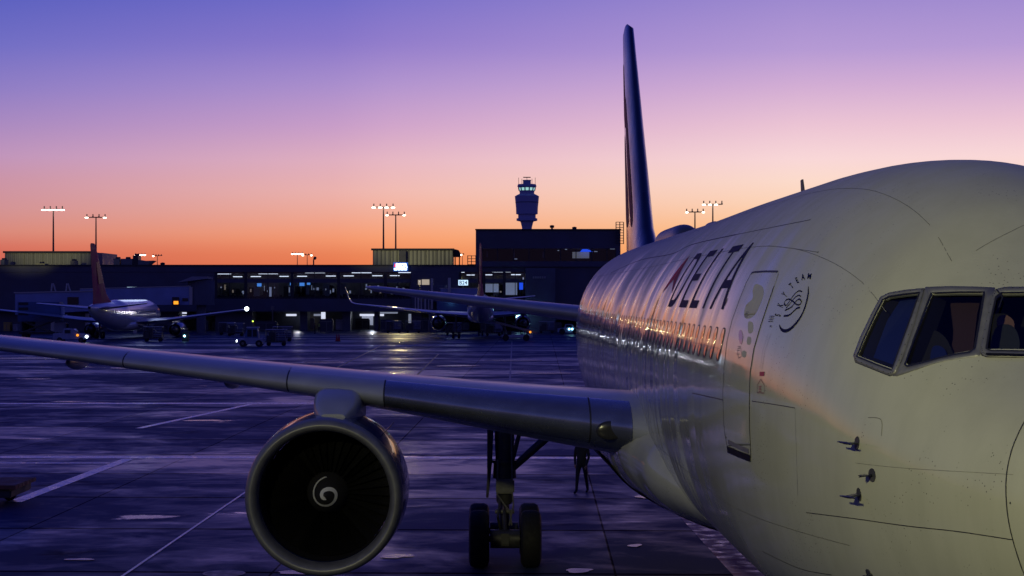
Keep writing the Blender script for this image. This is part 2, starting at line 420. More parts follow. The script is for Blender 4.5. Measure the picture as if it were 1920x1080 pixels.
def ribbon3(bm, P, N, w, closed=False, mi=0):
    """strip of width w (number or list) lying on a surface along points P with normals N"""
    m = len(P); A, Bv = [], []
    for i in range(m):
        a = P[(i-1) % m] if closed else P[max(0, i-1)]; b = P[(i+1) % m] if closed else P[min(m-1, i+1)]
        d = (b-a); d.normalize(); s_ = d.cross(N[i]).normalized()*(w[i] if isinstance(w, list) else w)/2
        A.append(bm.verts.new(P[i]+s_)); Bv.append(bm.verts.new(P[i]-s_))
    for i in range(m if closed else m-1):
        j = (i+1) % m; bm.faces.new((A[i], A[j], Bv[j], Bv[i])).material_index = mi
def ribbon(bm, pts, w, off=.003, closed=False, mi=0, bvh=None):
    H = [(cast(*p, off, bvh), i) for i, p in enumerate(pts)]; ok = [h for h in H if h[0]]
    ww = [w[h[1]] for h in ok] if isinstance(w, list) else w
    ribbon3(bm, [h[0][0] for h in ok], [h[0][1] for h in ok], ww, closed, mi)
def grid_cut(bm, step, axes=(0,1)):
    for ax in axes:
        vs = [v.co[ax] for v in bm.verts]; t = math.floor(min(vs)/step)*step + step
        while t < max(vs):
            co = [0,0,0]; no = [0,0,0]; co[ax] = t; no[ax] = 1
            bmesh.ops.bisect_plane(bm, geom=bm.verts[:]+bm.edges[:]+bm.faces[:], plane_co=co, plane_no=no)
            t += step
def poly_bm(pts):
    bm = NB(); vs = [bm.verts.new((p[0], p[1], 0)) for p in pts]
    for t in tessellate_polygon([[Vector((p[0], p[1], 0)) for p in pts]]):
        try: bm.faces.new([vs[i] for i in t])
        except ValueError: pass
    return bm
def project(bm, fn, off=.003, bvh=None, step=6):
    """flat picture-space shape (bm in px units through fn) -> laid on the skin"""
    for v in bm.verts:
        p = fn(v.co.x, v.co.y); h = cast(p[0], p[1], off, bvh)
        v.co = h[0] if h else Vector((0,0,4))
    return bm

# cockpit window outlines as seen, laid on the skin
W3o = [(1733.5,541),(1700,544),(1668,549),(1652,557),(1634,590),(1614,632),(1601,667),(1604,679),(1636,692),(1669,705),(1680,701),(1694,668),(1714,610)]
W3g = [(1725.4,549.5),(1695,553),(1668,557),(1656,563),(1640,595),(1622,634),(1608,669),(1640,682.5),(1673.5,695),(1684,665),(1704,610)]
W2g = [(1747,551),(1796,549.3),(1845.5,549.3),(1837,602),(1828,655),(1819,661.5),(1790,666),(1760,673),(1728,681.5),(1702,688),(1698,684),(1716,633)]
W1g = [(1878,550.5),(1925,550),(1975,551),(2012,554),(2016,600),(2018,655),(1985,659),(1925,660),(1858,659),(1850,655),(1858,604),(1868,558)]
def to3(pts, off, n=3): return [cast(*p, off) for p in densify(pts, n, True)]
def mirror_bm(bm):
    g2 = bm.copy()
    for v in g2.verts: v.co.x = -v.co.x
    bmesh.ops.reverse_faces(g2, faces=g2.faces); return g2
# cut a pocket through the skin for each pane
fm = bpy.data.meshes.new('fuselage'); fb.to_mesh(fm)
fus = bpy.data.objects.new('fuselage', fm); col.objects.link(fus)
fm.materials.append(white); fm.materials.append(cock_dark)
fm.polygons.foreach_set('use_smooth', [True]*len(fm.polygons))
cb = NB()
for g_, dirv in ((W3g, Vector((1,.25,-.02))), (W2g, Vector((.8,.6,-.05))), (W1g, Vector((.15,1,-.05)))):
    H = to3(g_, .03); dirv.normalize()
    for sgn in (1, -1):
        a = [Vector((h[0].x*sgn, h[0].y, h[0].z)) for h in H]; dv = Vector((dirv.x*sgn, dirv.y, dirv.z))
        out = [cb.verts.new(p - dv*.05) for p in a]
        cen = sum(a, Vector())/len(a)
        inn = [cb.verts.new(p + dv*.75 + (p-cen)*.0) for p in a]
        n = len(a)
        ff = [cb.faces.new((out[i], out[(i+1)%n], inn[(i+1)%n], inn[i])) for i in range(n)]
        for lst in (out, inn):
            c_ = cb.verts.new(sum((v.co for v in lst), Vector())/n)
            for i in range(n): cb.faces.new((lst[i], lst[(i+1)%n], c_))
bmesh.ops.recalc_face_normals(cb, faces=cb.faces)
cm = bpy.data.meshes.new('cut'); cb.to_mesh(cm); cb.free(); cm.materials.append(cock_dark)
cut = bpy.data.objects.new('cut', cm); col.objects.link(cut)
md = fus.modifiers.new('b', 'BOOLEAN'); md.operation = 'DIFFERENCE'; md.object = cut; md.solver = 'EXACT'; md.use_self = True
try: md.material_mode = 'TRANSFER'
except Exception: pass
bpy.context.view_layer.update()
nm = bpy.data.meshes.new_from_object(fus.evaluated_get(bpy.context.evaluated_depsgraph_get()))
fus.modifiers.clear(); fus.data = nm; nm.name = 'fuselage'; bpy.data.objects.remove(cut)
print('fuselage verts', len(nm.vertices), 'mats', [m.name for m in nm.materials])
try: nm.set_sharp_from_angle(angle=R(35))
except Exception: pass
fus.parent = jet

# window frames, gaskets, panes
def both(name, bm, m, parent, smooth=True, kind=None):
    g2 = mirror_bm(bm)
    a = obj(name, bm, m, parent, smooth, 'keep'); b = obj(name, g2, m, parent, smooth, 'keep')
    if kind: a['kind'] = kind; b['kind'] = kind
    return a
# surround: outer outline ring minus glass outlines, as a raised plate
SUR = [(1733,539.5),(1760,537.5),(1800,538),(1862,540),(1880,540),(1960,541),(2030,546),(2032,668),(1985,670),(1925,671),(1860,670),(1845,668),(1815,671.5),(1780,676),(1750,683),(1715,695),(1682,705),(1668,708),(1630,694),(1601,682),(1597.5,667),(1611,630),(1632,588),(1650,554.5),(1668,546.5),(1700,541.5)]
def ring_plate(outer, inner, off, m, name, th=.018):
    """plate between two outlines on the skin"""
    bm = NB()
    # resample both by angle about the inner centre
    cx = sum(p[0] for p in inner)/len(inner); cy = sum(p[1] for p in inner)/len(inner)
    def rad(poly, ang):
        best = None; dx, dy = math.cos(ang), math.sin(ang)
        for i in range(len(poly)):
            a, b = poly[i], poly[(i+1) % len(poly)]
            ex, ey = b[0]-a[0], b[1]-a[1]; den = dx*ey-dy*ex
            if abs(den) < 1e-9: continue
            t_ = ((a[0]-cx)*ey-(a[1]-cy)*ex)/den; u_ = ((a[0]-cx)*dy-(a[1]-cy)*dx)/den
            if t_ > 0 and -1e-6 <= u_ <= 1+1e-6: best = t_ if best is None else max(best, t_)
        return best or 1
    N_ = 120; A, B2, A2, B3 = [], [], [], []
    for k in range(N_):
        q = 2*math.pi*k/N_; ro, ri = rad(outer, q), rad(inner, q)
        for lst, r_, o_ in ((A, ro, -.01), (A2, ro-.7, off), (B2, ri+.5, off), (B3, ri, -.03)):
            h = cast(cx+math.cos(q)*r_, cy+math.sin(q)*r_, o_); lst.append(bm.verts.new(h[0]))
    for l1, l2 in ((A, A2), (A2, B2), (B2, B3)):
        for k in range(N_): bm.faces.new((l1[k], l1[(k+1)%N_], l2[(k+1)%N_], l2[k]))
    bmesh.ops.recalc_face_normals(bm, faces=bm.faces)
    return both(name, bm, m, fus, True)
W2o = [(1735,538),(1780,536.5),(1830,537.5),(1868,539.5),(1856,600),(1838,668),(1815,671),(1780,676),(1750,683),(1715,695),(1682,706),(1672,706),(1690,680),(1712,615)]
W1o = [(1885,539),(1925,538.5),(1975,540),(2026,544),(2028,600),(2029,664),(1985,670),(1925,670.5),(1850,669.5),(1841,666),(1838,655),(1848,604),(1860,555),(1868,543)]
ring_plate(W2o, W2g, .006, frame_m, 'window_frame')
ring_plate(W3o, W3g, .012, frame_m, 'window_frame')
ring_plate(W1o, W1g, .012, frame_m, 'window_frame')
for g_, o_ in ((W3g, 1), (W2g, 2), (W1g, 3)):
    bm = NB(); ribbon(bm, densify(g_, 6, True), .016, .0135, True); both('gasket', bm, frame_dark, fus)
    pb = poly_bm(g_); grid_cut(pb, 12); project(pb, lambda a, b: (a, b), -.012)
    both('window_pane', pb, glass_m, fus)
for o_ in (W3o, W1o):
    bm = NB(); ribbon(bm, densify(o_, 6, True), .010, .002, True); both('frame_edge', bm, frame_dark, fus)
    # fasteners round the frame
    cx = sum(p[0] for p in o_)/len(o_); cy = sum(p[1] for p in o_)/len(o_)
    bm = NB()
    for p in densify([(cx+(a-cx)*(.945 if o_ is W3o else .965), cy+(b-cy)*.958) for a, b in o_], 3, True):
        h = cast(*p, .014)
        if h: bmesh.ops.create_icosphere(bm, subdivisions=1, radius=.0045, matrix=Matrix.Translation(h[0]))
    both('frame_screws', bm, seam_m, fus, kind='stuff')

# inside the cockpit
def castd(px, py, dep, lift=0):
    d = Vector(((px-PX0)/F, 1, -(py-PY0)/F)).normalized(); h = BVH.ray_cast(CAMP, d)
    return (h[0] + d*dep, h[1]) if h[0] else None
def px_at(px, py, d): return Vector((WX(px, d), d+CY, WZ(py, d)))
bm = NB(); pts = [(1668,562),(1718,552),(1726,549),(1728,560),(1690,700),(1625,695)]
pts = [(1690,560),(1718,553),(1730,548),(1731,562),(1692,702),(1628,698),(1645,650),(1664,600)]
hp = [castd(*p, .16)[0] for p in pts]
bm.faces.new([bm.verts.new(p) for p in hp]); obj('sun_shade', bm, shade_blue, fus)
for pts, m_, nme, dep in (
    ([(1782,560),(1792,553),(1836,553),(1832,590),(1826,640),(1820,668),(1784,672),(1788,620)], curtain, 'cockpit_curtain', -.34),
    ([(1716,640),(1734,622),(1748,618),(1768,628),(1782,650),(1788,690),(1700,700)], cock_dark, 'pilot_seat', -.26),
    ([(1748,652),(1760,648),(1772,656),(1774,672),(1746,678)], shade_blue, 'seat_cushion', -.22),
    ([(1870,596),(1884,590),(1898,598),(1902,612),(1888,616),(1872,610)], pink_m, 'seat_cover', -.30),
    ([(1866,616),(1890,608),(1906,620),(1912,645),(1904,658),(1860,660)], mat('seat_fabric', (.03,.035,.045), .8), 'pilot_seat', -.28)):
    bm = poly_bm(spline(pts, 3, True)); grid_cut(bm, 8)
    for v in bm.verts: v.co = castd(v.co.x, v.co.y, -dep)[0]
    fs = bmesh.ops.solidify(bm, geom=bm.faces[:], thickness=.06); obj(nme, bm, m_, fus, True, 40)

bm = NB(); ribbon(bm, densify([(1850,668.5),(1885,669.5),(1935,671)], 8), .028, .03); fs = bmesh.ops.solidify(bm, geom=bm.faces[:], thickness=.012); obj('wiper', bm, frame_dark, fus)
bm = NB(); ribbon(bm, densify([(1868,545),(1880,560),(1873,580)], 8), .012, .02); obj('wiper_arm', bm, frame_dark, fus)
bm = NB(); ribbon(bm, [(x, 676+6*math.sin(x*.8)) for x in range(1600, 1602)], .01, .003); bm.free()

# passenger door 1R
door = [(1414,510),(1436,509),(1457,508.5),(1460,513),(1452,536),(1442,565),(1427,609.6),(1414,654),(1407,698.5),(1405.6,754),(1406,802),(1408,846),(1408.5,858),(1386,846),(1364,835),(1360,815),(1357.8,795),(1356,739),(1358.5,687),(1364,639),(1373,602),(1388,559.6),(1401,528),(1408,515)]
db = poly_bm(densify(door, 4, True)); grid_cut(db, 5); project(db, lambda a, b: (a, b), .004)
dr = obj('passenger_door', db, white, jet, True, 'keep')
bm = NB(); ribbon(bm, densify(door[4:13] , 5), .016, .006); obj('door_seam', bm, seam_m, dr)
bm = NB(); ribbon(bm, densify(door[14:], 5)+[(1414,510)], .020, .006); obj('door_seam', bm, seam_m, dr)
bm = NB(); ribbon(bm, densify([(1410,512),(1416,510.5),(1436,509.3),(1459,509.5)], 5), .024, .007); obj('door_seam', bm, seam_m, dr)
bm = NB(); ribbon(bm, densify([(1365,842),(1386,851),(1408,859)], 6), .075, .012)
fs = bmesh.ops.solidify(bm, geom=bm.faces[:], thickness=.03); obj('door_sill', bm, frame_dark, dr)
bm = NB(); ribbon(bm, densify([(1366,828),(1386,838),(1405,846)], 6), .05, .008); obj('sill_plate', bm, frame_m, dr)
# door window, stencils, handle
wpts = spline([(1388,619),(1392,622),(1394,633),(1391,646),(1387,640),(1386,628)], 4, True)
pb = poly_bm(wpts); project(pb, lambda a, b: (a, b), .007); obj('door_window', pb, pane_dark, dr)
def stencil(parent, cx, cy, w, h, skew, m_, rows=4, rn='stencil_text'):
    bm = NB(); r_ = random.Random(int(cx*7+cy))
    for k in range(rows):
        y0 = cy - h/2 + h*k/(rows-1 if rows > 1 else 1); l = w*(.6+.4*r_.random())
        ribbon(bm, densify([(cx-w/2 - skew*(y0-cy), y0), (cx-w/2+l - skew*(y0-cy), y0)], 3), .006, .0075)
    return obj(rn, bm, m_, parent)
for pts in ([(1418,533),(1430,538),(1432,552),(1426,570),(1416,590),(1402,598),(1396,590),(1400,572),(1412,560),(1412,545)],[(1404,604),(1412,606),(1412,622),(1404,624)],[(1403,632),(1409,634),(1407,646),(1401,644)],[(1393,658),(1400,660),(1398,670),(1392,668)]):
    pb = poly_bm(spline(pts, 4, True)); grid_cut(pb, 5); project(pb, lambda a, b: (a, b), .0055); obj('door_smudge', pb, mat('dull_worn_patch', (.43,.43,.34), .55, spec=.25, noise=(9,.1)), dr, True, 'keep')
stencil(dr, 1402, 590, 8, 9, .3, seam_m); stencil(dr, 1386, 657, 6, 14, .15, seam_soft, 3)
bm = NB(); ribbon(bm, densify([(1384,654),(1390,652),(1391,668),(1386,672),(1384,664)], 3, True), .006, .0075, True); obj('door_handle', bm, seam_m, dr)
stencil(fus, 1447, 598, 9, 10, .25, seam_m); stencil(fus, 1446, 612, 4, 2, .2, seam_m, 2)
red_s = mat('red_stencil', (.35,.03,.03), .5)
pb = poly_bm([(1425,697),(1434,697),(1433,705),(1424.5,705)]); project(pb, lambda a, b: (a, b), .004); obj('rescue_mark', pb, red_s, fus)
bm = NB(); ribbon(bm, densify([(1427,711),(1434,723),(1434,737),(1420,736),(1420.5,722)], 4, True), .008, .004, True); obj('rescue_arrow', bm, mat('arrow_outline', (.16,.05,.04), .5), fus)
stencil(fus, 1427, 729, 7, 9, 0, red_s, 4)
bm = NB(); ribbon(bm, densify([(1446,625),(1434,660),(1429,693)], 6), .005, .004); ribbon(bm, densify([(1441,625),(1430,660),(1426,690)], 6), .004, .004); obj('cable_cover', bm, seam_soft, fus)
# panel seams
seams = [([(1410,752),(1450,758),(1491,765)], .008), ([(1491,765),(1492,800),(1494,860),(1496,930)], .004), ([(1628,783),(1652,787),(1653,817)], .006),
         ([(1512,961),(1600,972),(1700,986),(1800,997),(1898,1012)], .008), ([(1298,737),(1330,744),(1357,750)], .010),
         ([(1441,461),(1480,465),(1534,473)], .007), ([(1145,512),(1200,488),(1260,476),(1300,458),(1380,440)], .02), ([(1380,440),(1460,424),(1520,412)], .010),
         ([(1430,1034),(1500,1066),(1560,1078)], .008), ([(1830,470),(1870,447),(1935,415)], .005), ([(1604,868),(1700,878),(1900,890)], .003)]
for p, w in seams:
    bm = NB(); ribbon(bm, spline(p, 10), w, .0025); obj('panel_seam', bm, seam_soft if w < .0075 else seam_m, fus)
bm = NB(); ribbon(bm, spline([(1925,784),(1912,808),(1898,842),(1889,880),(1886.5,911),(1888,950),(1894,990),(1906,1035),(1924,1084),(1950,1130)], 8), .012, .003); obj('radome_seam', bm, seam_m, fus)
for px, py, r_ in ((1894.5,943,.009),(1534,473,.010)):
    h = cast(px, py, .003); bm = NB(); bmesh.ops.create_circle(bm, segments=16, radius=r_, cap_ends=True, matrix=Matrix.Translation(h[0]) @ h[1].to_track_quat('Z','Y').to_matrix().to_4x4()); obj('drain_hole', bm, seam_m, fus)

# titles: letters laid out along the body (reading nose-wards) and up the curve of the skin
def skin_arc(y, z0, sgn=-1):
    """table of (arc length, point, normal) going up the side from height z0"""
    lo, hi = 0, math.pi/2
    for _ in range(30):
        mid = (lo+hi)/2
        if sec(y, mid).z < z0: lo = mid
        else: hi = mid
    return lo
def skin_pt(y, z0, v, off=.004, sgn=-1):
    a = skin_arc(y, z0); step = .02; L_ = 0; p = sec(y, a)
    if v < 0: a2 = a + v/2.6; p = sec(y, a2); a = a2
    else:
        while L_ < v - 1e-6 and a < math.pi/2:
            h = min(step, (v-L_)/2.6); q = sec(y, a+h); L_ += (q-p).length; p = q; a += h
    e1 = sec(y, a+.01)-sec(y, a-.01); e2 = sec(y+.02, a)-sec(y-.02, a); n = e1.cross(e2).normalized()
    if n.z < 0 and v > 0: n = -n
    if n.x < 0: n = -n
    p = p + n*off
    return Vector((p.x*sgn, p.y, p.z))
def title(s_, y0, w, z0, h_, m_, name, bold=.02):
    bm = text_bm(s_, 1., bold)
    xs = [v.co.x for v in bm.verts]; yy = [v.co.y for v in bm.verts]; x0, x1, b0, b1 = min(xs), max(xs), min(yy), max(yy)
    for v in bm.verts: v.co.x = (v.co.x-x0)/(x1-x0)*w; v.co.y = (v.co.y-b0)/(b1-b0)*h_
    grid_cut(bm, .12, (1,))
    for v in bm.verts: v.co = skin_pt(y0 - v.co.x, z0, v.co.y)
    return obj(name, bm, m_, fus)
for ch, y0, w in (('D', 15.1, 1.1), ('E', 13.5, .9), ('L', 12.2, .85), ('T', 11.1, 1.0), ('A', 9.95, 1.22)):
    title(ch, y0, w, 5.96, .93, navy_let, 'title_letter', -.004)
title('.', 8.75, .06, 6.0, .10, navy_let, 'title_dot', 0)
def skin_poly(pts, m_, name, y0=0, z0=5.96):
    bm = poly_bm(pts); grid_cut(bm, .12, (1,)); 
    for v in bm.verts: v.co = skin_pt(y0 - v.co.x, z0, v.co.y*.62, .0045)
    return obj(name, bm, m_, fus)
skin_poly([(0,.35),(.8,1.5),(.8,.75)], red_p, 'airline_emblem', 16.9); skin_poly([(.86,.75),(.86,1.5),(1.6,.35)], dark_red, 'airline_emblem', 16.9)


# alliance logo beside the door: letters on an arc, knot and crescent
def px_text(ch, cx, cy, size, ang, wx=.75, skew=0):
    bm = text_bm(ch, 1., .02, 'CENTER')
    ca, sa = math.cos(ang), math.sin(ang)
    def f(x, y):
        y -= .35; x = x*wx + skew*y
        return (cx + size*(x*ca - y*sa*-1*-1), cy - size*(x*sa + y*ca)) if False else (cx + size*(x*ca - y*sa), cy - size*(x*sa + y*ca))
    project(bm, f, .004); return obj('logo_letter', bm, navy_let, fus)
for ch, cx, cy, a in (('S',1458.5,591,78),('K',1463,572.5,66),('Y',1471,552.5,48),('T',1484,536,38),('E',1494.5,525.5,22),('A',1506,519.5,8),('M',1518,518,-12)):
    px_text(ch, cx, cy, 15, R(a), .62)
def stroke(pts, w, tap=False):
    P_ = spline(pts, 8); n = len(P_)
    ww = [w*(math.sin(math.pi*(i+.6)/(n+.2))**.6 if tap else 1) for i in range(n)]
    bm = NB(); ribbon(bm, P_, ww, .004); obj('alliance_logo', bm, navy_let, fus)
stroke([(1461.5,609),(1465,617),(1472,620.5),(1482,617),(1494,605),(1504,590),(1511,572),(1515.5,552),(1516,537)], .042, True)
stroke([(1504,547),(1499,545.5),(1493,549),(1486,557),(1480,566),(1474,573),(1471,569),(1474,563),(1480,561),(1487,565),(1494,571),(1500,571),(1503,566),(1499,561),(1493,565),(1484,576),(1472,582)], .016)
stroke([(1502,556),(1497,554),(1490,559),(1482,569),(1474,578)], .014)
stroke([(1500,577),(1495,578),(1488,584),(1480,591),(1470,592.5)], .020)

# cabin windows
for k in range(54):
    yy = 8.2 + .562*k
    if 24.0 < yy < 25.0 or yy > 38: continue
    bm = NB(); rows = []
    def rr(hw, hh, r0, n=5):
        o = []
        for cxs, czs, a0 in ((1,1,0),(-1,1,90),(-1,-1,180),(1,-1,270)):
            for i in range(n+1):
                a = R(a0+90*i/n); o.append((cxs*(hw-r0)+r0*math.cos(a), czs*(hh-r0)+r0*math.sin(a)))
        return o
    def onskin(p, off):
        z = 5.56+p[1]; q = sec(yy, skin_arc(yy, z)); n = Vector((1,0,.18)).normalized(); q = q+n*off
        return Vector((-q.x, yy+p[0], q.z))
    o1, o2 = rr(.140,.195,.11), rr(.125,.180,.10)
    A = [bm.verts.new(onskin(p, .004)) for p in o1]; A2 = [bm.verts.new(onskin(p, .004)) for p in o2]
    n = len(A)
    for i in range(n): bm.faces.new((A[i], A[(i+1)%n], A2[(i+1)%n], A2[i]))
    w_ = obj('cabin_window', bm, seam_m, jet)
    bm = NB(); bm.faces.new([bm.verts.new(onskin(p, .003)) for p in o2]); obj('pane', bm, pane_dark, w_)

for a_ in (12, 40, 62, -22, -48):
    P_ = []; N_ = []
    for k in range(120):
        y = 3.6+k*.3; 
        if a_ > 0 and a_ < 20 and y < 8: continue
        p = sec(y, R(a_)); n = (sec(y, R(a_+1))-sec(y, R(a_-1))).cross(sec(y+.05, R(a_))-sec(y-.05, R(a_))).normalized(); n = n if n.x > 0 else -n
        q = p+n*.002; P_.append(Vector((-q.x, q.y, q.z))); N_.append(Vector((-n.x, n.y, n.z)))
    bm = NB(); ribbon3(bm, P_, N_, .006); obj('lap_joint', bm, seam_soft, fus)
for y in (3.9, 9.6, 14.8, 20.1, 25.2, 30.4, 35.6):
    P_ = []; N_ = []
    for k in range(100):
        a_ = -60+140*k/99; p = sec(y, R(a_)); n = (sec(y, R(a_+1))-sec(y, R(a_-1))).cross(sec(y+.05, R(a_))-sec(y-.05, R(a_))).normalized(); n = n if n.x > 0 else -n
        q = p+n*.002; P_.append(Vector((-q.x, q.y, q.z))); N_.append(Vector((-n.x, n.y, n.z)))
    if y == 3.9: continue
    bm = NB(); ribbon3(bm, P_, N_, .007); obj('skin_joint', bm, seam_soft, fus)

# air-data probes
def probe(px, py, kind):
    h = cast(px, py, 0); n = h[1]; fwd = Vector((0,-1,0)); fwd = (fwd - n*fwd.dot(n)).normalized(); up = n.cross(fwd)
    M = Matrix((fwd, up, n)).transposed().to_4x4(); M.translation = h[0]
    bm = NB()
    if kind == 'pitot':
        bmesh.ops.create_cone(bm, cap_ends=True, segments=24, radius1=.055, radius2=.05, depth=.012)
        for v in bm.verts: v.co.x *= .8; v.co.y *= 1.15
        b2 = NB()
        sec_ = [(-.05,0),(.035,0),(.075,.13),(-.02,.13)]
        prism(b2, [(a, b) for a, b in sec_], -.007, .007)
        tube(b2, [(-.10,0,.135),(.05,0,.135),(.10,0,.135),(.17,0,.135)], [.006,.013,.010,.007], 10)
        o = obj('pitot_probe', b2, mat('probe_metal', (.06,.065,.10), .3, metal=.8), fus, True, 40); o.matrix_local = M
        p = obj('probe_base', bm, gear_m, o, True, 40)
    else:
        bmesh.ops.create_cone(bm, cap_ends=True, segments=28, radius1=.062, radius2=.058, depth=.012)
        b2 = NB(); tube(b2, [(0,0,0),(0,0,.03)], .014, 12); prism(b2, [(-.10,.022),(.01,.018),(.012,.11),(-.04,.115)], -.004, .004)
        tube(b2, [(.0,0,.02),(-.02,-.01,.12)], [.006,.004], 8)
        o = obj('angle_of_attack_vane', b2, mat('probe_metal'), fus, True, 40); o.matrix_local = M
        p = obj('vane_disc', bm, gear_m, o, True, 40)
probe(1607,831,'pitot'); probe(1635.5,891,'vane'); probe(1611,927,'pitot'); probe(1631,1078,'vane')
# aerials and satcom domes
bm = NB(); prism(bm, [(16.4,7.6),(16.75,7.6),(16.85,8.0),(16.70,8.01)], -.012, .012, 'X'); obj('blade_antenna', bm, seam_soft, fus)
def dome(y0, y1, h_, w, m_=None):
    bm = NB(); n = 28; rg = []
    for i in range(n+1):
        t_ = i/n; y = y0+(y1-y0)*t_; k = max(.02, (1-abs(2*t_-1)**7))**.5
        rg.append([bm.verts.new((w*k*math.cos(q), y, 7.45+(h_-7.45)*k*math.sin(q)**.6)) for q in [math.pi*j/16 for j in range(17)]])
    for a, b in zip(rg, rg[1:]):
        for j in range(16): bm.faces.new((a[j], a[j+1], b[j+1], b[j]))
    return obj('satcom_radome', bm, m_ or mat('radome_grey', (.3,.31,.34), .4), fus, True)
dome(33.0, 39.6, 7.99, .36, mat('radome_dark_grey', (.10,.11,.13), .4)); dome(27.6, 28.8, 7.80, .2)

# ---------------- wing-body fairing
def loft(bm, secs, close_ends=True, mi=0):
    rs = [[bm.verts.new(p) for p in s] for s in secs]; n = len(secs[0])
    for a, b in zip(rs, rs[1:]):
        for k in range(n): bm.faces.new((a[k], a[(k+1)%n], b[(k+1)%n], b[k])).material_index = mi
    if close_ends:
        for r_ in (rs[0], rs[-1]):
            try: bm.faces.new(r_)
            except ValueError: pass
    return bm
fr = [(15.2,1.9,3.3,2.28,3.0),(16.6,2.50,4.1,2.18,3.3),(18.2,2.80,4.5,2.08,3.5),(20,2.94,4.72,2.02,3.5),(23,2.97,4.72,1.98,3.5),(27,2.92,4.5,1.95,3.3),(30,2.80,4.2,1.95,3.1),(33,2.5,3.6,2.05,2.9),(35.5,1.9,3.0,2.18,2.7)]
secs = []
for y0, w, zt, zb, zc in fr:
    s_ = []
    for k in range(64):
        a = 2*math.pi*k/64; c, q = math.cos(a), math.sin(a); n = 2.05
        s_.append((w*math.copysign(abs(c)**(2/n), c), y0, zc+(zt-zc if q > 0 else zc-zb)*math.copysign(abs(q)**(2/n), q)))
    secs.append(s_)
dense = []
for i in range(len(secs)-1):
    for k in range(5):
        t_ = k/5; dense.append([tuple(Vector(a).lerp(Vector(b), t_)) for a, b in zip(secs[i], secs[i+1])])
dense.append(secs[-1])
bm = loft(NB(), dense); fairing = obj('belly_fairing', bm, white, jet, True, 50)
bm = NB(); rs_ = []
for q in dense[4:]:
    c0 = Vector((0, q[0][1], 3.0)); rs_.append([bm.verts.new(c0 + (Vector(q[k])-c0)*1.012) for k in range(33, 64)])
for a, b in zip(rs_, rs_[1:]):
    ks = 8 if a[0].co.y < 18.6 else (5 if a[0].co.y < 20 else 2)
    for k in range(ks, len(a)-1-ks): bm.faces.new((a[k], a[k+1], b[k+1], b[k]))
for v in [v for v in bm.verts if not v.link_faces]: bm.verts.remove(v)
obj('belly_shade', bm, mat('belly_shade_dark', (.022,.022,.024), .5, noise=(3,.3)), fairing, True)  # added near-black skin: underside shade and ram-air inlet put into its colour

# ---------------- wings
def airfoil(n=26, tc=.12, camber=.009):
    """closed outline, from trailing edge over the top to the nose and back"""
    def th(x): return 5*tc*(.2969*math.sqrt(x)-.1260*x-.3516*x*x+.2843*x**3-.1036*x**4)
    xs = [(1-math.cos(math.pi*i/n))/2 for i in range(n+1)]
    up = [(x, th(x)+camber*4*x*(1-x)) for x in xs]; dn = [(x, -th(x)+camber*4*x*(1-x)) for x in xs]
    return up[::-1] + dn[1:-1]
WST = [ # span y, leading-edge station, leading-edge height, chord, thickness ratio, twist deg
 (1.2,16.75,3.76,10.6,.125,2.6),(3.0,17.95,3.93,9.0,.125,2.6),(5.2,19.35,4.13,7.9,.112,2.2),(7.92,21.15,4.40,6.5,.096,1.5),(12,23.8,4.76,5.3,.078,.8),(16,26.45,5.10,4.25,.070,.3),(20,29.1,5.44,3.2,.068,0),(23.4,31.4,5.76,2.3,.068,-.6),(23.8,31.8,5.80,1.7,.05,-.6)]
wf = [pchip([r[0] for r in WST], [r[k] for r in WST]) for k in range(1, 6)]
def wing_pt(s_, uv, sgn, proud=0.):
    le, z, c, tc, tw = (f(s_) for f in wf); u, v = uv
    a = R(tw); dx, dz = u*c, v*c
    return Vector((sgn*s_, le + dx*math.cos(a)+dz*math.sin(a), z - dx*math.sin(a)+dz*math.cos(a)))
spans = [1.2,2.1,3.0] + [3+.5*i for i in range(1, 41)] + [23.4,23.6,23.8]
